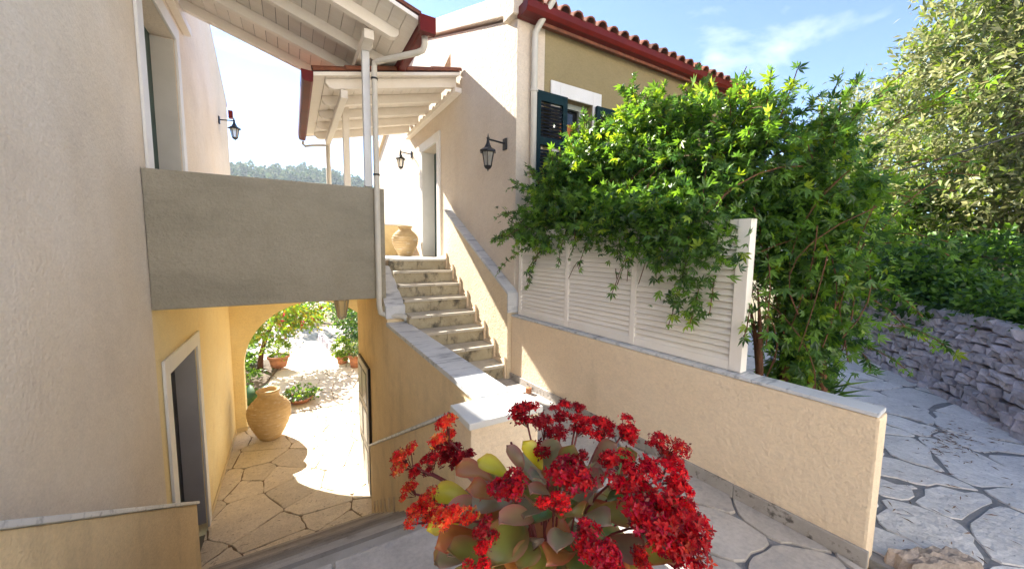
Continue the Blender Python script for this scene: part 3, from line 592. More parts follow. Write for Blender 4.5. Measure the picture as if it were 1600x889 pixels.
# ================================================================== CANOPIES
DARKTILE = mat('dark_clay', (0.10, 0.055, 0.045), (0.06, 0.04, 0.035), 9, 6, 0.9)
def canopy(name, label, xw, zw, xe, slope, y0, y1, rafters, sgn):
    """lean-to roof: rafters bear on the house at xw and run down to the eave xe"""
    c = thing(name, (xe, (y0 + y1) / 2, LAND), label, 'canopy')
    zb = lambda x: zw - slope * abs(x - xw)
    for y in rafters:
        xn = xe - sgn * 0.13; xm = xe - sgn * 0.22; x2 = xe - sgn * 0.17
        pts = [(xw, zb(xw)), (xm, zb(xm)), (x2, zb(x2) + 0.022), (xn, zb(xn) + 0.07), (xn, zb(xn) + 0.12), (xw, zb(xw) + 0.12)]
        MB().prism(pts, 'y', y - 0.038, y + 0.038).build('rafter', WOODW, c, 0.004)
    nb = max(8, int(abs(xe - xw) / 0.125)); w = (xe - xw) / nb
    for k in range(nb):
        a, b = xw + w * k, xw + w * (k + 1) - sgn * 0.005
        MB().prism([(a, zb(a) + 0.122), (b, zb(b) + 0.122), (b, zb(b) + 0.140), (a, zb(a) + 0.140)], 'y', y0, y1).build('board', WOODW, c)
    MB().prism([(xw, zb(xw) + 0.145), (xe + sgn * 0.02, zb(xe + sgn * 0.02) + 0.145), (xe + sgn * 0.02, zb(xe + sgn * 0.02) + 0.16), (xw, zb(xw) + 0.16)], 'y', y0 - 0.015, y1 + 0.015).build('roof_deck', DARKTILE, c)
    for y in (y0 - 0.012, y1 + 0.012): MB().prism([(xw, zb(xw) + 0.105), (xe, zb(xe) + 0.105), (xe, zb(xe) + 0.144), (xw, zb(xw) + 0.144)], 'y', y - 0.010, y + 0.010).build('verge_board', WOODW, c)
    q = math.atan(slope); L = abs(xe - xw) / math.cos(q); nr = int((y1 - y0) / 0.175); ncs = int(L / 0.36)
    for r in range(nr + 1):
        y = y0 + 0.06 + (y1 - y0 - 0.12) * r / nr
        for k in range(ncs):
            t = 0.36 * k / L; x = xe + (xw - xe) * t
            if r in (0, nr) or k == 0:
                inst('roof_tile', TM, c, (x, y, zb(x) + 0.165 + rnd.uniform(0, 0.008)), Matrix.Rotation(sgn * math.pi / 2, 4, 'Z').to_3x3().to_4x4().to_quaternion() @ Quaternion((1, 0, 0), q))
    # the inner courses, joined
    V, F = [], []; n = 5
    for r in range(1, nr):
        y = y0 + 0.06 + (y1 - y0 - 0.12) * r / nr; xa = xe + (xw - xe) * 0.36 / L; b = len(V)
        for x in (xa, xw):
            for j in range(n): a = math.pi * j / (n - 1); V.append((x, y + math.cos(a) * 0.07, zb(x) + 0.165 + math.sin(a) * 0.07))
        F += [(b + j, b + j + 1, b + n + j + 1, b + n + j) for j in range(n - 1)]
    m_ = MB(); m_.v, m_.f = V, F; tag(m_.build('inner_roof_tiles', TILE, c), kind='stuff')
    # gutter with fascia
    g0, g1 = xe + sgn * 0.004, xe + sgn * 0.115; ze = zb(xe) + 0.05
    prof = [(g0, ze + 0.10), (g0, ze - 0.01), (g0 + sgn * 0.02, ze - 0.02), (g1 - sgn * 0.02, ze - 0.015), (g1, ze + 0.01), (g1 + sgn * 0.008, ze + 0.105)]
    MB().prism(prof, 'y', y0 - 0.02, y1 + 0.02).build('gutter', RED, c, 0.004)
    return c, zb
c1, zb1 = canopy('near_canopy', 'nearer white timber canopy with red gutter, fixed to the left house over the balcony', XL + 0.06, 4.33, 1.21, 0.318, 3.95, 6.50, [4.33, 4.99, 5.65, 6.30], 1)
MB().box(XL + 0.004, XL + 0.09, 4.0, 6.72, zb1(XL) - 0.12, zb1(XL) - 0.02).build('wall_plate', WOODW, c1, 0.005)
MB().box(0.735, 0.835, 4.36, 6.28, zb1(0.78) - 0.115, zb1(0.83) - 0.004).build('beam', WOODW, c1, 0.005)
MB().box(0.752, 0.832, 4.625, 4.705, 2.13, zb1(0.78) - 0.116).build('post', POSTW, c1, 0.006)
MB().box(0.71, 0.80, 6.16, 6.24, LAND, zb1(0.78) - 0.116).build('post', WOODW, c1, 0.006)
MB().prism([(0.745, 3.63), (0.852, 3.63), (0.868, 3.80), (0.852, 3.93), (0.775, 3.93), (0.752, 3.80)], 'y', 4.55, 4.618).build('bracket', WOODW, c1, 0.008)
zg = zb1(1.21)
MB().tube([(1.275, 4.02, zg + 0.02), (1.275, 4.02, zg - 0.06), (1.262, 4.05, zg - 0.10), (1.22, 4.10, zg - 0.115), (0.90, 4.52, zg - 0.11), (0.872, 4.55, zg - 0.12), (0.866, 4.56, zg - 0.17), (0.866, 4.56, 2.05), (0.866, 4.567, 0.74), (0.880, 4.567, 0.655), (0.93, 4.56, 0.628), (1.02, 4.52, 0.615), (1.10, 4.47, 0.615), (1.145, 4.44, 0.600), (1.152, 4.42, 0.555)], 0.032, 12).build('downpipe', PIPE, c1, smooth=True)
for z in (3.3, 2.25): MB().tube([(0.866, 4.56, z), (0.866, 4.56, z + 0.02)], 0.038, 12).build('pipe_clip', IRON, c1)
MB().box(1.18, 1.345, 3.86, 3.925, zg - 0.01, zg + 0.15).build('gutter_end', RED, c1, 0.004)
c2, zb2 = canopy('far_canopy', 'further white timber canopy with red gutter, fixed to the right house above the green door', XG - 0.05, 3.66, 0.28, 0.235, 4.95, 7.65, [5.10, 5.70, 6.30, 6.90, 7.50], -1)
MB().box(XG - 0.10, XG - 0.004, 4.98, 7.62, zb2(XG) - 0.09, zb2(XG - 0.1) - 0.022).build('wall_plate', WOODW, c2, 0.006)
MB().box(0.57, 0.65, 5.05, 7.55, zb2(0.57) - 0.10, zb2(0.57) - 0.004).build('beam', WOODW, c2, 0.005)
MB().box(0.57, 0.645, 7.42, 7.495, LAND, zb2(0.57) - 0.101).build('post', WOODW, c2, 0.005)
zg = zb2(0.29)
MB().tube([(0.23, 7.62, zg + 0.01), (0.23, 7.62, zg - 0.04), (0.26, 7.60, zg - 0.075), (0.40, 7.52, zg - 0.06), (0.55, 7.46, zg - 0.05), (0.60, 7.41, zg - 0.07), (0.60, 7.41, LAND)], 0.022, 10).build('downpipe', PIPE, c2, smooth=True)

# ================================================================== LANTERNS
def lantern(loc, sgn, label, s=1.0):
    t = thing('wall_lantern', loc, label, 'lantern', 'black wall lanterns')
    x, y, z = loc; d = -sgn * 0.22 * s; cx = x + d
    MB().box(min(x, x - sgn * 0.022 * s), max(x, x - sgn * 0.022 * s), y - 0.038 * s, y + 0.038 * s, z - 0.07 * s, z + 0.055 * s).build('wall_plate', IRON, t, 0.008)
    MB().tube([(x - sgn * 0.02, y, z), (x + d * 0.7, y, z + 0.012 * s), (cx, y, z + 0.015 * s)], 0.010 * s, 8).build('arm', IRON, t)
    MB().lathe([(0.002, z + 0.075 * s), (0.010 * s, z + 0.035 * s), (0.020 * s, z + 0.03 * s), (0.014 * s, z + 0.01 * s), (0.022 * s, z - 0.03 * s), (0.045 * s, z - 0.075 * s), (0.095 * s, z - 0.105 * s), (0.098 * s, z - 0.122 * s), (0.03 * s, z - 0.124 * s)][::-1], cx, y, 6).build('lantern_roof', IRON, t)
    MB().lathe([(0.036 * s, z - 0.265 * s), (0.062 * s, z - 0.125 * s)], cx, y, 6).build('glass', GLASS, t)
    for k in range(6):
        a = 2 * math.pi * k / 6
        MB().tube([(cx + 0.068 * s * math.cos(a), y + 0.068 * s * math.sin(a), z - 0.122 * s), (cx + 0.041 * s * math.cos(a), y + 0.041 * s * math.sin(a), z - 0.27 * s)], 0.0055 * s, 5).build('cage_bar', IRON, t)
    MB().lathe([(0.003, z - 0.325 * s), (0.010 * s, z - 0.305 * s), (0.030 * s, z - 0.295 * s), (0.048 * s, z - 0.268 * s), (0.02 * s, z - 0.262 * s)], cx, y, 8).build('lantern_base', IRON, t)
lantern((XG, 3.735, 2.60), 1, 'black lantern on the right house corner, beside the downpipe and just left of the bush')
lantern((XG, 7.50, 3.26), 1, 'black lantern on the right house just beyond the green door', 1.0)
lantern((XL, 9.35, 3.86), -1, 'black lantern on the left house seen against the pale sky', 1.12)
hl = thing('hanging_lantern', (0.55, 5.6, 0.45), 'pale framed lantern hanging below the balcony in front of the arch', 'lantern')
MB().tube([(0.56, 5.6, 0.831), (0.56, 5.6, 0.76)], 0.01, 8).build('rod', IRON, hl)
MB().lathe([(0.105, 0.70), (0.10, 0.72), (0.03, 0.77), (0.01, 0.775)], 0.56, 5.6, 6).build('lantern_roof', PIPE, hl)
MB().lathe([(0.05, 0.47), (0.088, 0.70)], 0.56, 5.6, 6).build('glass', GLASS, hl)
for k in range(6):
    a = 2 * math.pi * k / 6; MB().tube([(0.56 + 0.094 * math.cos(a), 5.6 + 0.094 * math.sin(a), 0.70), (0.56 + 0.054 * math.cos(a), 5.6 + 0.054 * math.sin(a), 0.46)], 0.007, 6).build('cage_bar', PIPE, hl)
MB().lathe([(0.01, 0.425), (0.04, 0.44), (0.06, 0.462), (0.03, 0.468)], 0.56, 5.6, 8).build('lantern_base', PIPE, hl)

# ================================================================== JARS AND POTS
def jar(name, loc, H, R, label, m, ridges=14, cat='jar'):
    t = thing(name, loc, label, cat); x, y, z = loc; prof = []
    for i in range(49):
        u = i / 48
        r = R * (0.46 + 0.54 * math.sin(math.pi * min(1, u / 0.62) * 0.5)) if u < 0.62 else R * (0.50 + 0.50 * math.cos(math.pi * (u - 0.62) / 0.62)) * 1.0
        if u > 0.90: r = max(r, R * 0.47)
        prof.append((r + (0.010 * R / 0.4) * math.sin(u * ridges * 2 * math.pi), z + H * 0.93 * u))
    prof[0] = (prof[0][0] * 0.96, z); body = MB().lathe(prof, x, y, 36); body.build('body', m, t, smooth=True)
    zt_ = z + H * 0.93
    MB().lathe([(R * 0.46, zt_ - 0.005), (R * 0.50, zt_), (R * 0.55, zt_ + H * 0.035), (R * 0.55, zt_ + H * 0.062), (R * 0.47, zt_ + H * 0.07), (R * 0.40, zt_ + H * 0.03), (R * 0.36, zt_ - 0.04)], x, y, 36).build('rim', m, t, smooth=True)
    MB().lathe([(0.01, zt_ - 0.03), (R * 0.38, zt_ - 0.029)], x, y, 24).build('inside', JOINT, t)
    return t
jar('large_jar', (-0.52, 8.62, FLOOR), 1.00, 0.375, 'large ribbed clay storage jar standing by the arch in the lower passage', TAN, 15)
jar('small_jar', (1.80, 6.95, LAND), 0.55, 0.235, 'smaller ribbed clay jar on the upper landing beside the green door', TAN, 12)
def pot(loc, H, R, label, m=TERRA, name='terracotta_pot'):
    t = thing(name, loc, label, 'pot'); x, y, z = loc
    MB().lathe([(R * 0.68, z), (R * 0.92, z + H * 0.82)], x, y, 24).build('body', m, t, smooth=True)
    MB().lathe([(R * 0.9, z + H * 0.80), (R * 1.03, z + H * 0.82), (R * 1.05, z + H), (R * 0.93, z + H), (R * 0.90, z + H * 0.9)], x, y, 24).build('rim', m, t)
    MB().lathe([(0.01, z + H * 0.91), (R * 0.9, z + H * 0.915)], x, y, 20).build('soil', EARTH, t)
    return t

# ================================================================== RUBBLE WALL ON THE RIGHT
def rock_mesh(seed, m=STONE):
    r = random.Random(seed); bm = bmesh.new(); bmesh.ops.create_cube(bm, size=1.0)
    bmesh.ops.bevel(bm, geom=bm.edges[:], offset=0.17, segments=1, affect='EDGES')
    for v in bm.verts: v.co += Vector((r.uniform(-.11, .11), r.uniform(-.11, .11), r.uniform(-.12, .12)))
    me = bpy.data.meshes.new('stone'); bm.to_mesh(me); bm.free(); me.materials.append(m); return me
ROCKS = [rock_mesh(i) for i in range(9)]
rw = thing('rubble_wall', (5.6, 0.8, 0), 'dry rubble retaining wall of violet grey stones beside the right-hand path', 'wall')
fine = []
for (a, b), (c, d) in zip(WALLLINE[:-1], WALLLINE[1:]):
    n = 12
    for k in range(n): fine.append((a + (c - a) * k / n, b + (d - b) * k / n))
fine.append(WALLLINE[-1]); seg = [0]
for p, q in zip(fine[:-1], fine[1:]): seg.append(seg[-1] + math.hypot(q[0] - p[0], q[1] - p[1]))
def along(s):
    for i in range(len(seg) - 1):
        if s <= seg[i + 1]: break
    t = (s - seg[i]) / (seg[i + 1] - seg[i]); p, q = fine[i], fine[i + 1]
    return p[0] + (q[0] - p[0]) * t, p[1] + (q[1] - p[1]) * t, math.atan2(q[1] - p[1], q[0] - p[0])
mb = MB()
for i in range(0, len(fine) - 1, 3):
    j = min(i + 3, len(fine) - 1); a, b = along(seg[i]), along(seg[j]); k = len(mb.v)
    for (x, y, t) in (a, b):
        nx_, ny_ = math.sin(t), -math.cos(t)
        mb.v += [(x + nx_ * 0.06, y + ny_ * 0.06, -0.05), (x + nx_ * 0.06, y + ny_ * 0.06, 0.84), (x + nx_ * 0.4, y + ny_ * 0.4, 0.84)]
    mb.f += [(k, k + 3, k + 4, k + 1), (k + 1, k + 4, k + 5, k + 2)]
mb.build('wall_core', EARTH, rw)
z = -0.02; plan = []
while z < 0.80:
    h = rnd.uniform(0.06, 0.10); s = 1.75 + rnd.uniform(0, 0.1)
    while s < seg[-1] - 0.1:
        w = rnd.uniform(0.07, 0.17); x, y, t = along(s + w / 2)
        plan.append(((x + math.sin(t) * 0.05, y - math.cos(t) * 0.05, z + h / 2 + rnd.uniform(-0.012, 0.012)), (rnd.uniform(-.15, .15), rnd.uniform(-.12, .12), t + rnd.uniform(-.2, .2)), (w * 0.99, rnd.uniform(0.13, 0.21), h * rnd.uniform(0.9, 1.1)), rnd.choice(ROCKS))); s += w
    z += h * 0.97
plan.sort(key=lambda p: p[0][0] ** 2 + p[0][1] ** 2)
for p in plan[:298]: inst('stone', p[3], rw, p[0], p[1], p[2])
mb = MB()
for p in plan[298:]:
    from mathutils import Euler
    M = Matrix.Translation(p[0]) @ Euler(p[1]).to_matrix().to_4x4() @ Matrix.Diagonal((*p[2], 1)); k = len(mb.v)
    mb.v += [tuple(M @ v.co) for v in p[3].vertices]; mb.f += [tuple(k + i for i in f.vertices) for f in p[3].polygons]
tag(mb.build('far_stones', STONE, rw), kind='stuff')
kb = thing('rough_kerb_stone', (2.42, 0.42, 0), 'rough rounded stone lying at the near end of the low garden wall', 'stone')
bm = bmesh.new(); bmesh.ops.create_grid(bm, x_segments=14, y_segments=7, size=0.5)
for v in bm.verts:
    ex = max(abs(v.co.x), abs(v.co.y)) * 2; v.co.z = (0.5 if ex < 0.97 else -0.5) * (1 - 0.55 * max(0, ex - 0.55)) + rnd.uniform(-.10, .10); v.co.x += rnd.uniform(-.025, .025); v.co.y += rnd.uniform(-.04, .04)
me = bpy.data.meshes.new('stone'); bm.to_mesh(me); bm.free(); me.materials.append(mat('weathered_kerb_stone', (0.50, 0.42, 0.37), (0.26, 0.22, 0.19), 9, 8, 0.95, 1.0, 40))
inst('stone', me, kb, (2.50, 0.37, 0.012), (0.0, 0.03, -0.45), (0.40, 0.13, 0.085))
V, T = [], []                                                   # dry needles and leaf litter on the path
for k in range(260):
    if k < 150: x, y = rnd.gauss(4.3, 0.22), rnd.gauss(0.62, 0.09)
    else: x, y = rnd.uniform(2.5, 4.8), rnd.uniform(0.0, 0.7)
    if not inpath(x, y): continue
    a = rnd.uniform(0, 6.28); L = rnd.uniform(0.008, 0.035); w = 0.0025; c, s = math.cos(a), math.sin(a); b = len(V)
    V += [(x, y, 0.011), (x + c * L - s * w, y + s * L + c * w, 0.016), (x + c * L * 2, y + s * L * 2, 0.012), (x + c * L + s * w, y + s * L - c * w, 0.012)]; T += [(b, b + 1, b + 2), (b, b + 2, b + 3)]
o = place(bpy.data.objects.new('leaf_litter', tri_mesh('leaf_litter', V, T, LITTER)), None)
tag(o, 'dry brown needles scattered on the right-hand path', 'litter', kind='stuff')

# ================================================================== VEGETATION
G_DARK, G_MID, G_LIT, G_YEL = (0.028, 0.075, 0.02), (0.06, 0.135, 0.025), (0.11, 0.22, 0.03), (0.20, 0.29, 0.035)
def shrub(name, loc, label, cat, blobs, n, L, cols, m, clumps, sig, shell=0.5, aspect=0.28, upb=0.6, group=None, stems=None, crown_kind=True, bark=BARK, flowers=None):
    t = thing(name, loc, label, cat, group)
    P, out, ci = blob_points(blobs, n, clumps, sig, shell)
    A = unit(out * 0.8 + rng.normal(size=(n, 3)) * 0.7 + [0, 0, -0.1]); Nn = unit(rng.normal(size=(n, 3)) * 0.6 + [0, 0, upb] + out * 0.4)
    l = L * rng.uniform(0.6, 1.3, n); tint = pick(cols, n)
    v, tt, c = rhombi(P, A, Nn, l, l * aspect, tint); off = np.array(loc)
    place(bpy.data.objects.new('crown', tri_mesh('crown', v - off, tt, m, c)), t)
    mb = MB()
    for s in (stems or []): mb.tube(s[0], s[1], 7)
    if stems: mb.build('trunk', bark, t, smooth=True)
    return t
def bez(p0, p1, p2, n=7):
    p0, p1, p2 = Vector(p0), Vector(p1), Vector(p2); return [p0 * (1 - t) ** 2 + p1 * 2 * t * (1 - t) + p2 * t * t for t in [i / (n - 1) for i in range(n)]]

# ---- the big climbing bush over the louvre screen
BL = [(1.97, 3.12, 1.66, .15, .2, .2), (2.2, 2.98, 1.90, .22, .28, .32), (2.42, 2.65, 2.16, .28, .35, .36), (2.52, 2.15, 2.22, .34, .4, .40), (2.60, 1.65, 2.12, .36, .4, .40),
      (2.68, 1.30, 1.98, .34, .30, .38), (2.88, 1.04, 1.86, .34, .25, .38), (2.86, 1.06, 1.46, .36, .26, .36), (2.70, 1.35, 1.52, .32, .28, .32), (2.90, 1.08, 1.05, .32, .23, .36),
      (2.42, 1.95, 1.74, .24, .34, .26), (2.27, 2.6, 1.68, .18, .35, .22), (2.92, 1.12, 0.66, .24, .18, .25), (2.15, 2.3, 1.72, .16, .5, .22), (2.20, 1.75, 1.70, .14, .4, .22), (2.30, 1.40, 1.66, .16, .3, .25), (2.10, 2.85, 1.62, .12, .3, .22), (2.72, 2.70, 2.34, .28, .30, .28), (2.45, 2.75, 2.30, .22, .28, .28), (2.14, 1.55, 1.50, .10, .32, .20), (2.16, 1.28, 1.38, .09, .16, .26), (2.12, 1.95, 1.54, .09, .30, .16), (2.12, 1.42, 1.12, .06, .10, .14)]
bu = thing('climbing_bush', (2.8, 1.2, 0.1), 'big green climbing bush with palmate leaves spilling over the louvre screen', 'bush')
BO = np.array((2.8, 1.2, 0.1))
n = 25000; P, out, ci = blob_points(BL, n, 900, 0.068, 0.35)
sprays = []
def spray(p, d, L, droop, n_=None):
    d = np.array(d, float); d /= np.linalg.norm(d); pts = [np.array(p, float)]; k = 9
    for i in range(k): d = unit((d + np.array([0, 0, -droop / k]) + rng.normal(size=3) * 0.05)[None])[0]; pts.append(pts[-1] + d * L / k)
    sprays.append(pts)
for i in range(150):                                             # shoots rising out of the crown
    b = BL[rng.choice([1, 2, 3, 4, 5, 6, 7, 9], p=[.10, .14, .18, .18, .16, .14, .05, .05])]; a = unit(rng.normal(size=(1, 3)))[0]; a[2] = abs(a[2]) + 0.25; a = a / np.linalg.norm(a)
    spray(np.array(b[:3]) + a * np.array(b[3:]) * 0.85, a + [rng.uniform(-.4, .4), rng.uniform(-.5, .3), 0.45], rng.uniform(0.08, 0.27), rng.uniform(0.2, 0.9))
for (p, d, L, dr) in [((2.1, 3.2, 1.75), (-1, .3, .1), .40, .6), ((2.1, 3.1, 1.7), (-1, .5, -.1), .45, .4), ((2.05, 3.2, 1.6), (-1, .35, -.2), .34, .3), ((2.1, 3.0, 1.6), (-.8, .3, -.5), .5, .8), ((2.08, 3.0, 1.5), (-.5, .3, -.9), .5, .6),
                      ((2.2, 2.6, 1.7), (-.6, -.1, -.6), .5, 1.2), ((2.3, 2.2, 1.7), (-.7, -.2, -.5), .55, 1.2), ((2.3, 2.0, 1.65), (-.6, -.2, -.7), .6, 1.0), ((2.35, 1.8, 1.6), (-.6, -.1, -.8), .6, .8), ((2.35, 1.6, 1.6), (-.6, -.1, -.8), .75, .9),
                      ((2.4, 1.5, 1.5), (-.6, -.1, -.9), .6, .5), ((2.4, 1.35, 1.5), (-.6, -.2, -.8), .65, .8), ((2.45, 1.2, 1.4), (-.5, -.2, -.8), .6, .8), ((2.35, 1.9, 1.7), (-.6, .2, -.8), .75, .8), ((2.3, 2.4, 1.7), (-.6, .1, -.5), .45, 1.0),
                      ((2.4, 1.45, 1.45), (-.7, -.3, -.7), .55, .7), ((2.5, 1.2, 1.3), (-.8, -.2, -.7), .5, .5), ((2.1, 2.85, 1.6), (-.6, .1, -.7), .45, .6), ((3.05, 0.85, 1.2), (.5, -.6, -.2), .35, .9), ((3.1, 0.85, 1.0), (.6, -.6, -.2), .4, .9), ((3.05, 0.9, 0.8), (.7, -.5, -.1), .4, 1.0), ((3.1, .9, 1.5), (.6, -.6, .1), .4, .8), ((3.1, .85, 1.9), (.5, -.7, .5), .5, .7), ((3.05, .85, 2.15), (.4, -.6, .7), .5, .6), ((2.8, 1.1, 2.2), (.2, -.3, 1), .35, .3), ((2.9, 1.0, 2.1), (.5, -.5, .8), .45, .4), ((3.1, .9, 1.75), (.7, -.8, .3), .5, .7)]:
    for q in range(1 if p[0] < 2.45 and d[2] < -.4 else 2): spray(np.array(p) + rng.normal(size=3) * 0.04, np.array(d) + rng.normal(size=3) * 0.12, L * rng.uniform(.75, 1.1), dr)
sp, sa, mbr = [], [], MB()
for pts in sprays:
    mbr.tube(pts[::2] + [pts[-1]], 0.0032, 4)
    for i in range(1, len(pts)):
        d = pts[i] - pts[i - 1]; sd = np.cross(d, [0.1, 0.2, 1]); sd /= max(np.linalg.norm(sd), 1e-6)
        for q in (-1, 1):
            if rng.random() < 0.85: sp.append(pts[i] + rng.normal(size=3) * 0.006); sa.append(unit((d / np.linalg.norm(d) * 0.7 + sd * q * 0.8)[None])[0])
sp, sa = np.array(sp), np.array(sa)
Pn = np.concatenate([P, sp]); An = np.concatenate([unit(out * 0.7 + rng.normal(size=(n, 3)) * 0.6 + [-0.1, -0.2, -0.2]), sa]); N = len(Pn)
Nn = unit(rng.normal(size=(N, 3)) * 0.85 + [-0.1, -0.1, 0.7])
Ln = 0.050 * rng.uniform(0.5, 1.5, N)
frac = np.clip((Pn[:, 2] - 1.6) / 0.9, 0, 1); tint = pick([(G_DARK, 2), (G_MID, 5), (G_LIT, 3)], N); young_sunlit = rng.random(N) < 0.15 + 0.5 * frac ** 2  # some young leaves; more towards the top, sunlight painted into the leaf tint
tint[young_sunlit] = pick([(G_LIT, 3), (G_YEL, 1.6)], int(young_sunlit.sum()))
dist = np.linalg.norm(Pn - np.array([0, 0, 1.432]), axis=1); okc = np.ones(N, bool)
# keep the house corner and the camera side of the screen clear of stray leaves
okc &= ~((Pn[:, 1] > 3.40) & (Pn[:, 0] > 2.02)); idx = np.where(okc)[0]
near = idx[np.argsort(dist[idx] - 0.5 * rng.random(len(idx)))][:300]; rest = np.setdiff1d(idx, near)
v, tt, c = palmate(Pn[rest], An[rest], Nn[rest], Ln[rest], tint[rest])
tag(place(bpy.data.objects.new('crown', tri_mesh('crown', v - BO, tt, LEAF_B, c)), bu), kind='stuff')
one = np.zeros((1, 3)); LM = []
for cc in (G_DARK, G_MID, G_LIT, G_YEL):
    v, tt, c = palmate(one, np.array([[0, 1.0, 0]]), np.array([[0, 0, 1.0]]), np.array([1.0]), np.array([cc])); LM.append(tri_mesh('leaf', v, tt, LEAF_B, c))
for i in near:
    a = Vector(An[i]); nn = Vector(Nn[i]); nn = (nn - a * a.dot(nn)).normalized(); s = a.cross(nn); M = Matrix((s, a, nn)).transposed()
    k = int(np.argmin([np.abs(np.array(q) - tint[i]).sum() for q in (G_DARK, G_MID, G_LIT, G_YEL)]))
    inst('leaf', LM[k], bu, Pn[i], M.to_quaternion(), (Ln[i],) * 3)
for i in range(7):
    x, y = 2.62 + 0.07 * i + rnd.uniform(-.03, .03), 1.22 - 0.035 * i + rnd.uniform(-.05, .05)
    MB().tube(bez((x, y, 0.08), (x + rnd.uniform(-.05, .05), y + rnd.uniform(-.1, .1), 0.7), (x + rnd.uniform(-.05, .12), y + rnd.uniform(-.05, .2), 1.2)), [0.034, 0.03, 0.026, 0.022, 0.016, 0.010, 0.005], 8).build('trunk', BARK, bu, smooth=True)
for i in range(46):                                              # tangled twigs hanging behind and over the louvres
    y = rnd.uniform(1.2, 3.1); x = 2.2 + rnd.uniform(-.06, .35); z = rnd.uniform(1.5, 2.1)
    mbr.tube(bez((x + .3, y - .2, z), (x, y, z + rnd.uniform(-.1, .25)), (x - .14 * rnd.random(), y + rnd.uniform(-.35, .35), z - rnd.uniform(.2, .6))), 0.004, 4)
for i in range(60):
    x, y, z = rnd.uniform(2.5, 3.1), rnd.uniform(.85, 1.6), rnd.uniform(.6, 1.3)
    mbr.tube(bez((x, y, z), (x + rnd.uniform(-.2, .2), y + rnd.uniform(-.2, .2), z + .35), (x + rnd.uniform(-.3, .3), y + rnd.uniform(-.3, .4), z + .6)), 0.0035, 4)
tag(mbr.build('twigs', BARK, bu), kind='stuff')
# strappy plant at the foot of the bush
pl = thing('strap_leaf_plant', (4.15, 1.45, 0.1), 'strappy green plant at the foot of the bush by the path', 'plant')
n = 130; b = np.tile(np.array([[4.1, 1.45, 0.12]]), (n, 1)) + rng.normal(size=(n, 3)) * [0.13, 0.07, 0.02]; A = unit(rng.normal(size=(n, 3)) * [1, 1, .5] + [0, -.2, .9])
v, tt, c = rhombi(b, A, unit(rng.normal(size=(n, 3)) + [0, 0, 1]), rng.uniform(.18, .42, n), np.full(n, .014), pick([(G_MID, 2), (G_LIT, 3), (G_YEL, 1)], n))
place(bpy.data.objects.new('leaves', tri_mesh('leaves', v - np.array([4.15, 1.45, .1]), tt, LEAF, c)), pl)

# ---- bank shrubs, olive trees
shrub('bank_shrub', (6.9, 1.2, 0.8), 'dense dark green shrub on top of the rubble wall, right behind the bush', 'shrub', [(6.9, 1.55, 1.15, .9, .7, .42), (7.6, 1.0, 1.25, .8, .8, .42), (6.3, 1.25, 0.95, .5, .4, .25)], 9500, 0.085, [(G_DARK, 2), (G_MID, 5), (G_LIT, 3)], LEAF, 340, 0.10, stems=[(bez((6.9, 1.1, .8), (6.9, 1.1, 1), (6.9, 1.2, 1.3)), .03)])
shrub('trailing_shrub', (5.5, 0.3, 0.8), 'mid green trailing shrub overhanging the rubble wall at the right edge', 'shrub', [(5.7, .52, .98, .5, .38, .22), (5.25, .14, .97, .55, .4, .22), (6.2, .88, 1.0, .45, .4, .22), (4.55, -.42, .95, .5, .4, .22)], 9500, 0.06, [(G_DARK, 1), (G_MID, 5), (G_LIT, 4)], LEAF, 330, 0.075, stems=[(bez((5.5, .15, .75), (5.5, .2, .9), (5.5, .35, 1.0)), .02)])
O1, O2, O3 = (0.12, 0.15, 0.055), (0.22, 0.24, 0.10), (0.30, 0.30, 0.14)
OC = [(O1, 2), (O2, 4), (O3, 3), ((0.17, 0.25, 0.035), 4)]
shrub('olive_tree', (9.6, 0.75, 1.4), 'tall pale silvery green olive tree at the upper right', 'tree', [(10.0, .8, 4.0, 1.7, 1.6, 1.9), (10.6, -.4, 5.4, 2.0, 1.8, 1.8), (9.3, 2.0, 3.1, 1.0, 1.0, 1.1), (9.7, .3, 2.4, 1.2, 1.1, .8), (10.0, 1.7, 4.6, 1.2, 1.2, 1.2), (10.3, 1.3, 6.2, 1.4, 1.2, .9), (9.5, 1.4, 2.3, 1.2, 1.1, .7)], 70000, 0.13, OC, LEAF_O, 760, 0.17, shell=0.3, aspect=0.17,
      stems=[(bez((9.3, .72, 1.2), (9.2, .8, 1.9), (9.9, .7, 3.4)), [.24, .22, .2, .17, .14, .1, .06]), (bez((9.3, .75, 1.8), (9.7, .1, 2.6), (10.4, -.6, 5.0)), [.15, .13, .11, .1, .08, .06, .03]), (bez((9.4, .75, 2.0), (9.6, 1.2, 3.0), (10.2, 1.5, 5.4)), [.12, .1, .09, .08, .06, .05, .02])], bark=BARKG)
shrub('feathery_tree', (13.5, 4.6, 0), 'smaller feathery grey green tree beyond the top of the bush', 'tree', [(13.5, 4.2, 4.6, 1.5, 1.2, 1.5), (13.0, 4.9, 3.4, 1.2, 1.2, 1.2)], 9000, 0.15, [(O1, 2), (O2, 3), (O3, 1)], LEAF_O, 240, 0.24, shell=0.4, aspect=0.16,
      stems=[(bez((13.4, 4.4, 0), (13.4, 4.4, 2), (13.4, 4.3, 4.4)), [.14, .13, .12, .1, .08, .05, .03])], bark=BARKG)
shrub('hedge_shrub', (8.7, 2.9, 0.9), 'sunlit yellow green shrub between the bush and the olive tree', 'shrub', [(8.9, 2.6, 1.9, .9, .8, .8), (9.8, 2.0, 1.8, 1.0, .8, .7), (8.5, 3.3, 1.4, .6, .5, .6)], 9000, 0.10, [(G_MID, 2), (G_LIT, 3), (G_YEL, 2), (O2, 2)], LEAF, 300, 0.13, stems=[(bez((8.8, 2.8, .5), (8.8, 2.8, 1), (8.9, 2.7, 1.7)), .04)])
cb = thing('overhead_cable', (5, 1, 2.5), 'thin dark cable slanting up across the trees at the right', 'cable')
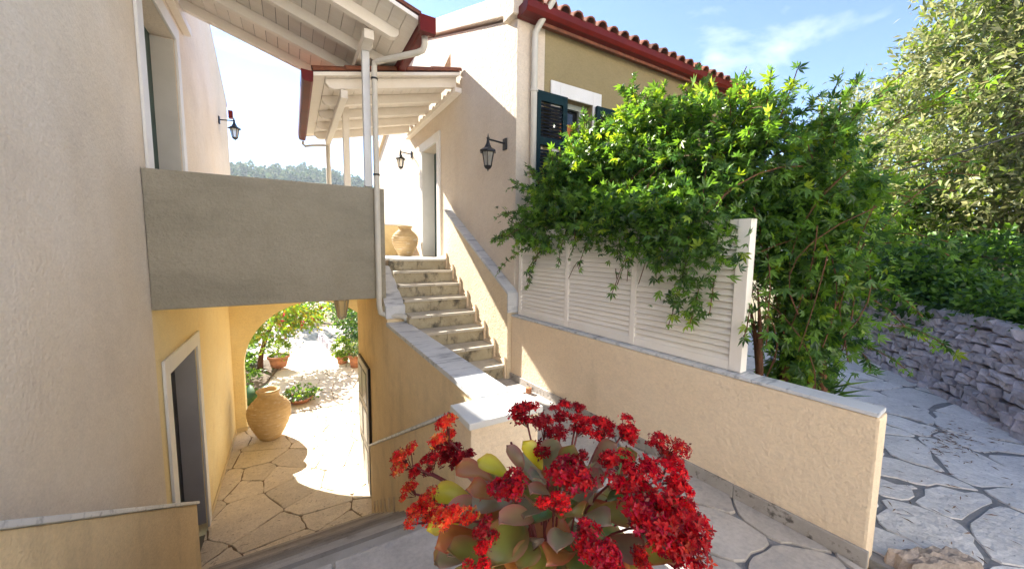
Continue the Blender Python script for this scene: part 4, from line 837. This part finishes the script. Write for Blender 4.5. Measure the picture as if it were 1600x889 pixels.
MB().tube(bez((5.2, 1.75, 2.15), (5.7, 0.9, 2.42), (6.6, -.6, 3.1), 10), 0.008, 6).build('cable', IRON, cb)

# ---- garden behind the arch
shrub('blossom_tree', (-1.0, 13.6, FLOOR), 'yellow green tree with a few red blossoms seen through the arch', 'tree', [(-.8, 13.4, -.75, 1.3, .9, .55), (.15, 14.2, -.75, .9, .7, .45), (-1.6, 12.9, -1.0, .8, .7, .5)], 4200, 0.13, [(G_LIT, 3), (G_YEL, 3), ((.30, .27, .03), 2), ((.35, .05, .05), .25)], LEAF, 150, 0.14, aspect=.3,
      stems=[(bez((-1.0, 13.6, FLOOR), (-1.0, 13.6, -1.6), (-.5, 13.6, -.8)), [.09, .08, .07, .06, .05, .04, .03])])
shrub('garden_bush', (2.2, 15.0, FLOOR), 'tall green bush on the right of the sunny garden path', 'bush', [(2.3, 15.2, -1.2, 1.0, 1.5, 1.1), (2.9, 13.6, -.9, .8, 1.0, 1.2), (1.9, 17.2, -1.0, .9, 1.0, 1.2)], 7000, 0.13, [(G_DARK, 2), (G_MID, 4), (G_LIT, 3), (O2, 1.5)], LEAF, 260, 0.16, stems=[(bez((2.3, 15, FLOOR), (2.3, 15, -2), (2.3, 15, -1)), .06)])
shrub('back_hedge', (-0.5, 21, FLOOR), 'dense green hedge closing off the far end of the garden path', 'hedge', [(-3.5, 20.5, -1.0, 1.8, 1.2, 1.6), (-1.2, 21.2, -.8, 1.6, 1.2, 1.7), (1.0, 21.5, -.6, 1.6, 1.2, 1.8), (3.0, 21, -.6, 1.5, 1.2, 1.8)], 8000, 0.16, [(G_DARK, 3), (G_MID, 4), (G_LIT, 2)], LEAF, 260, 0.22, stems=[(bez((0, 21.2, FLOOR), (0, 21.2, -2), (0, 21.2, -1)), .08)])
shrub('border_plants', (-1.9, 12.6, FLOOR), 'low leafy border plants left of the garden path, behind the large jar', 'plants', [(-1.7, 12.6, -2.1, .7, 1.0, .35), (-1.9, 14.3, -2.0, .9, .9, .5), (-1.5, 11.2, -2.2, .4, .6, .22)], 3000, 0.12, [(G_MID, 3), (G_LIT, 3), (G_YEL, 1)], LEAF, 110, 0.11)
struct('flower_bed', MB().prism([(-4.4, 10.3), (-1.0, 10.9), (-.35, 14.4), (-4.4, 15.5)], 'z', -2.48, -2.33), EARTH)
kr = thing('garden_kerb', (1.1, 15.4, FLOOR), 'low grey stone kerb along the right of the garden path', 'kerb')
for k in range(11):
    t = k / 11; inst('kerb_stone', ROCKS[k % 9], kr, (1.25 - .42 * t + .02, 13.9 + 3.2 * t, FLOOR + .13), (0, 0, 1.70 + rnd.uniform(-.05, .05)), (.33, .2, .34))
def potted(loc, H, R, label, plabel, cols, L=0.08, n=700, rz=0.22):
    pot(loc, H, R, label); x, y, z = loc
    shrub('potted_plant', (x, y, z + H), plabel, 'plant', [(x, y, z + H + rz * .7, R * 1.35, R * 1.35, rz)], n, L, cols, LEAF, 45, .05, stems=[([(x, y, z + H * .9), (x, y, z + H + rz * .6)], .012)])
potted((-.50, 13.5, -2.33), .36, .30, 'terracotta pot on the border edge left of the garden path', 'yellow green bushy plant in the terracotta pot left of the garden path', [(G_LIT, 2), (G_YEL, 3)], rz=.3)
potted((.02, 10.35, FLOOR), .12, .30, 'shallow terracotta bowl on the paving just behind the large jar', 'small green plants in the shallow bowl behind the large jar', [(G_MID, 2), (G_LIT, 3), (G_YEL, 1)], n=500, rz=.14)
potted((1.62, 12.6, FLOOR), .42, .22, 'tall terracotta pot against the right side of the arch view', 'grey green plant in the tall pot beside the passage door', [(G_MID, 2), (O2, 3)], n=500)
potted((1.30, 13.2, FLOOR), .26, .2, 'small terracotta pot at the near end of the garden kerb', 'bright yellow green plant in the pot at the kerb end', [(G_LIT, 2), (G_YEL, 4)], n=800, L=.11, rz=.34)
bp = thing('broad_leaf_plant', (-.92, 9.95, FLOOR), 'broad glossy green leaves standing behind the large jar by the arch', 'plant')
GL = None
for k in range(9):
    a = 2 * math.pi * k / 9 + .3; L = rnd.uniform(.45, .7); t = rnd.uniform(.25, .6); M_ = MB(); k0 = []
    for i in range(7):
        u = i / 6; w = .085 * math.sin(math.pi * min(1, u * .95 + .03)) ** .7; r_ = L * u * math.sin(t + u * .5); h_ = .15 + L * u * math.cos(t + u * .5)
        cx_, cy_ = -.92 + r_ * math.cos(a), 9.95 + r_ * math.sin(a); M_.v += [(cx_ - w * math.sin(a), cy_ + w * math.cos(a), FLOOR + h_ + .02), (cx_, cy_, FLOOR + h_), (cx_ + w * math.sin(a), cy_ - w * math.cos(a), FLOOR + h_ + .02)]
    for i in range(6): M_.f += [(3 * i, 3 * i + 1, 3 * i + 4, 3 * i + 3), (3 * i + 1, 3 * i + 2, 3 * i + 5, 3 * i + 4)]
    if GL is None: GL = mat('glossy_leaf', (.03, .10, .02), (.05, .16, .03), 6, 4, .35, spec=.5)
    M_.build('leaf', GL, bp, smooth=True)
# ---- woods on the far hill
n = 60000; hx = rng.uniform(-45, 60, n); hy = rng.uniform(96, 166, n)
rid = 23.5 + 5.0 * np.sin(hx * .035 + 2.0) - .02 * (hx - 10) + 1.6 * np.sin(hx * .13)
surf = -2.6 + rid * np.sin(np.minimum(1, (hy - 70) / 110 * 13 / 11) * math.pi / 2)
tx = np.round(hx / 3.6) * 3.6; ty = np.round(hy / 3.6) * 3.6; crown = 2.6 + 1.3 * np.sin(tx * 12.9 + ty * 7.3) + .9 * np.sin(tx * 5.1 - ty * 3.1)
rr_ = np.clip(1 - ((hx - tx) ** 2 + (hy - ty) ** 2) / 4.6, 0.02, 1) ** .5; hz = surf + rng.uniform(0.1, 1, n) * crown * rr_
Ph = np.stack([hx, hy, hz], 1); v, tt, c = rhombi(Ph, rng.normal(size=(n, 3)), rng.normal(size=(n, 3)), rng.uniform(.6, 1.3, n), rng.uniform(.3, .6, n), pick([((.03, .06, .03), 3), ((.06, .09, .04), 3), ((.10, .12, .06), 1)], n))
tag(place(bpy.data.objects.new('hill_woods', tri_mesh('hill_woods', v, tt, LEAF_F, c)), None), 'far wooded hilltop seen between the houses', 'woods', kind='stuff')

# ================================================================== FLOWERING PLANT IN THE FOREGROUND
PX, PY, RIM = 0.62, 0.80, 0.47
fpot = thing('planter_pot', (PX, PY, 0), 'terracotta planter below the red flowering plant in the foreground', 'pot')
MB().lathe([(.15, 0.004), (.17, .03), (.225, .38)], PX, PY, 28).build('body', TERRA, fpot, smooth=True)
MB().lathe([(.222, .375), (.25, .385), (.255, RIM), (.225, RIM), (.215, .40)], PX, PY, 28).build('rim', TERRA, fpot)
MB().lathe([(.01, .42), (.216, .422)], PX, PY, 24).build('soil', EARTH, fpot)
fl = thing('red_flowering_plant', (PX, PY, .42), 'red flowering succulent with broad purple green leaves in the foreground', 'plant')
CLS = [(0.278,1.091,0.782,0.041),(0.407,1.108,0.823,0.051),(0.429,1.075,0.772,0.058),(0.334,1.069,0.751,0.035),(0.277,1.040,0.714,0.027),(0.299,0.940,0.741,0.031),(0.276,0.905,0.726,0.036),(0.318,0.784,0.791,0.038),(0.424,0.732,0.849,0.043),(0.673,1.036,0.861,0.054),(0.614,0.847,0.890,0.052),(0.775,0.974,0.879,0.039),(0.781,0.887,0.859,0.044),(0.822,0.936,0.884,0.019),(0.866,0.857,0.833,0.052),(0.910,0.811,0.850,0.044),(0.557,0.690,0.877,0.056),(0.492,0.635,0.849,0.023),(0.674,0.630,0.861,0.051),(0.769,0.633,0.842,0.048),(0.969,0.686,0.830,0.048),(0.939,0.668,0.770,0.047),(0.933,0.624,0.741,0.045),(0.684,0.552,0.824,0.058),(0.538,0.540,0.813,0.048),(0.712,0.523,0.799,0.058),(0.747,0.493,0.761,0.057),(0.910,0.550,0.691,0.054),(0.323,0.663,0.767,0.022),(0.353,0.692,0.802,0.015),(0.634,0.712,0.884,0.021),(0.536,0.510,0.791,0.028),(0.619,0.476,0.771,0.019)]
LFS = [(0.399,0.681,0.768,0.049),(0.545,0.637,0.811,0.037),(0.485,0.731,0.823,0.039),(0.819,0.634,0.761,0.018),(0.435,0.702,0.796,0.032),(0.592,0.604,0.802,0.032),(0.497,0.610,0.785,0.030),(0.479,0.593,0.768,0.034),(0.509,0.562,0.758,0.029),(0.423,0.633,0.762,0.030),(0.623,0.541,0.761,0.036),(0.694,0.517,0.727,0.031),(0.622,0.679,0.832,0.040),(0.653,0.662,0.826,0.035),(0.469,0.893,0.812,0.029),(0.577,0.849,0.844,0.026),(0.535,0.880,0.833,0.023),(0.434,0.957,0.774,0.033),(0.361,0.836,0.759,0.035),(0.322,0.800,0.720,0.033),(0.330,0.738,0.722,0.037),(0.879,0.778,0.769,0.035),(0.837,0.824,0.791,0.029),(0.679,0.544,0.758,0.026),(0.910,0.605,0.707,0.032),(0.649,0.595,0.797,0.033),(0.515,0.715,0.828,0.028),(0.618,0.818,0.848,0.032),(0.367,0.674,0.738,0.030),(0.398,0.639,0.747,0.029),(0.755,0.518,0.699,0.022),(0.367,0.964,0.715,0.039),(0.636,0.759,0.846,0.031),(0.749,0.636,0.796,0.036),(0.533,0.752,0.838,0.029),(0.410,0.831,0.794,0.030),(0.323,0.882,0.705,0.030),(0.731,0.717,0.827,0.025)]
PC = Vector((PX, PY, .50))
def floret_mesh(k, cols):
    """rounded head of small four-petalled flowers, unit radius, up = +Z"""
    r = np.random.default_rng(k); n = 260; d = unit(r.normal(size=(n * 2, 3)) * [1, 1, .8] + [0, 0, .35]); d = d[d[:, 2] > -.35][:n]; n = len(d); kc = r.integers(5, 8); tc_ = unit(r.normal(size=(kc, 3)) + [0, 0, .5]) * r.uniform(.35, .75, (kc, 1)); P = tc_[r.integers(0, kc, n)] + d * r.uniform(.18, .42, (n, 1)) * [1, 1, .85]
    c = np.array([q[0] for q in cols])[r.choice(len(cols), n, p=np.array([q[1] for q in cols]) / sum(q[1] for q in cols))] * r.uniform(.7, 1.25, (n, 1))
    up_ = unit(d + r.normal(size=(n, 3)) * .35); s = unit(np.cross(up_, r.normal(size=(n, 3)))); t = np.cross(up_, s); Vs, Ts, Cs, o = [], [], [], 0
    for q in range(4):
        a = s * math.cos(q * math.pi / 2) + t * math.sin(q * math.pi / 2) + up_ * .35
        v, f, cc = rhombi(P, a, up_, r.uniform(.10, .19, n), np.full(n, .045), c); Vs.append(v); Ts.append(f + o); Cs.append(cc); o += len(v)
    nb = 40; db = unit(r.normal(size=(nb, 3)) + [0, 0, .4]); Pb = tc_[r.integers(0, kc, nb)] + db * r.uniform(.2, .40, (nb, 1))             # buds
    v, f, cc = rhombi(Pb, db, r.normal(size=(nb, 3)), np.full(nb, .16), np.full(nb, .045), np.tile(np.array([[.16, .05, .04]]), (nb, 1)) * r.uniform(.6, 1.8, (nb, 1)))
    Vs.append(v); Ts.append(f + o); Cs.append(cc); o += len(v)
    ns_ = kc * 2; b0 = np.tile(np.array([[0, 0, -.6]]), (ns_, 1)); dv = np.concatenate([tc_, tc_ + r.normal(size=(kc, 3)) * .12]) - b0; v, f, cc = rhombi(b0, dv, r.normal(size=(ns_, 3)), np.linalg.norm(dv, axis=1), np.full(ns_, .03), np.tile(np.array([[.14, .035, .03]]), (ns_, 1)))
    Vs.append(v); Ts.append(f + o); Cs.append(cc)
    return tri_mesh('flower_head', np.concatenate(Vs), np.concatenate(Ts), PETAL, np.concatenate(Cs))
R1, R2, R3, R4 = (.60, .008, .009), (.30, .005, .012), (.68, .07, .022), (.55, .010, .055)
HEADS = [floret_mesh(i + 10 * q, cs_) for q in range(3) for i, cs_ in enumerate([[(R1, 6), (R2, 3)], [(R1, 4), (R4, 3), (R2, 2)], [(R2, 6), (R1, 2)], [(R3, 4), (R1, 3), ((.55, .25, .06), 1)], [(R1, 5), (R3, 1.5), (R2, 2)]])]
pk = [3, 3, 2, 0, 3, 3, 3, 3, 1, 0, 2, 2, 0, 2, 0, 0, 1, 0, 0, 0, 4, 0, 0, 1, 1, 4, 4, 4, 0, 2, 2, 1, 4]
for (x, y, z, r_), k in zip(CLS, pk):
    p = Vector((x, y, z)); d = (p - PC).normalized(); q = (d + Vector((0, 0, .6))).to_track_quat('Z', 'Y')
    h = inst('flower_head', HEADS[k + 5 * rnd.randrange(3)], fl, p, q @ Quaternion((0, 0, 1), rnd.uniform(0, 6)), (max(r_, .026) * 1.42 * rnd.uniform(.9, 1.2), max(r_, .026) * 1.42 * rnd.uniform(.9, 1.2), max(r_, .026) * 1.25))
    b = PC + (p - PC) * 0.35 - Vector((0, 0, .05))
    MB().tube(bez(b, b + Vector((0, 0, .12)) + d * .05, p - d * r_ * .5, 6), 0.0032, 6).build('flower_stalk', STEM, fl)
def succ_leaf(k, ca, cb):
    nu, nv = 9, 6; V, T, Cc = [], [], []; r = np.random.default_rng(50 + k); wob = r.uniform(-.05, .05)
    for i in range(nu):
        u = i / (nu - 1); w = .30 * (u ** .65) * math.sqrt(max(0, 1 - u ** 4)) * 1.25 + .03 * (1 - u)
        for j in range(nv):
            s = j / (nv - 1) * 2 - 1; e = abs(s) ** 4
            V.append((s * w, u, .16 * s * s * w * 2 + .18 * u * (1 - u) * 1.2 - .12 * u * u + wob * math.sin(5 * u) * s))
            f = min(1, e * .7 + .5 * max(0, u - .7) * 2 + .18 * math.sin(7 * u + 4 * s + k)); f = max(0, f); Cc.append([a * (1 - f) + b * f for a, b in zip(ca, cb)])
    for i in range(nu - 1):
        for j in range(nv - 1): a = i * nv + j; T += [(a, a + 1, a + nv + 1), (a, a + nv + 1, a + nv)]
    return tri_mesh('leaf', V, T, SUCC, np.array(Cc), True)
SL = [succ_leaf(0, (.25, .27, .06), (.36, .12, .07)), succ_leaf(1, (.30, .22, .13), (.40, .13, .13)), succ_leaf(2, (.10, .18, .045), (.26, .13, .05)), succ_leaf(3, (.38, .18, .05), (.42, .07, .05)), succ_leaf(4, (.58, .54, .03), (.50, .32, .03)), succ_leaf(5, (.26, .27, .16), (.34, .16, .15))]
kinds = [0, 0, 0, 2, 1, 5, 5, 3, 2, 0, 1, 0, 1, 5, 4, 4, 1, 3, 1, 3, 0, 2, 1, 5, 3, 0, 1, 5, 0, 3, 1, 4, 0, 2, 5, 3, 4, 1]
def put_leaf(p, r_, k, lift=.5, tw=.5):
    p = Vector(p); d = p - PC; d.z *= .35; d.normalize(); side = Vector((rnd.uniform(-tw, tw), rnd.uniform(-tw, tw), rnd.uniform(-.25, .25)))
    a = (d + side + Vector((0, 0, lift - .35))).normalized(); nn = (Vector((0, 0, 1)) + (EYE - p).normalized() * .6 + side * .4); nn = (nn - a * a.dot(nn)).normalized(); s = a.cross(nn)
    L = max(.07, r_ * 3.1); inst('leaf', SL[k], fl, p - a * L * .55, Matrix((s, a, nn)).transposed().to_quaternion(), (L * 1.05, L, L))
for (x, y, z, r_), k in zip(LFS, kinds): put_leaf((x, y, z), r_ * 1.15, k)
for i in range(110):
    a = rnd.uniform(0, 6.28); e = rnd.uniform(-.5, 1.3); f = rnd.uniform(.45, .95)
    p = Vector((PX, PY, .58)) + Vector((math.cos(a) * math.cos(e) * .35, math.sin(a) * math.cos(e) * .35, math.sin(e) * .24)) * f
    put_leaf(p, rnd.uniform(.03, .046), rnd.choice([0, 0, 1, 1, 2, 2, 3, 5, 4] if p.y > .9 else [0, 0, 1, 2, 2, 3, 5]), rnd.uniform(-.2, .6))
for i in range(14):
    a = rnd.uniform(0, 6.28); b = Vector((PX + math.cos(a) * .08, PY + math.sin(a) * .08, .42)); e = Vector((PX + math.cos(a) * .27, PY + math.sin(a) * .27, .68 + rnd.uniform(-.05, .1)))
    MB().tube(bez(b, (b + e) / 2 + Vector((0, 0, .08)), e, 6), [.008, .008, .007, .006, .005, .004], 8).build('stem', STEM, fl, smooth=True)

# ================================================================== HAZE over the far hill
hz_ = MB().box(-180, 200, -40, 200, -4.0, 36)
vm = bpy.data.materials.new('haze'); vm.use_nodes = True; vn = vm.node_tree.nodes; vn.clear()
vo = vn.new('ShaderNodeOutputMaterial'); vp = vn.new('ShaderNodeVolumePrincipled'); vm.node_tree.links.new(vp.outputs[0], vo.inputs['Volume'])
vp.inputs['Color'].default_value = (0.80, 0.90, 1.0, 1); vp.inputs['Density'].default_value = 0.0010; vp.inputs['Anisotropy'].default_value = 0.3
o = hz_.build('haze', vm); tag(o, 'thin bluish air between the houses and the hill', 'haze', kind='stuff')
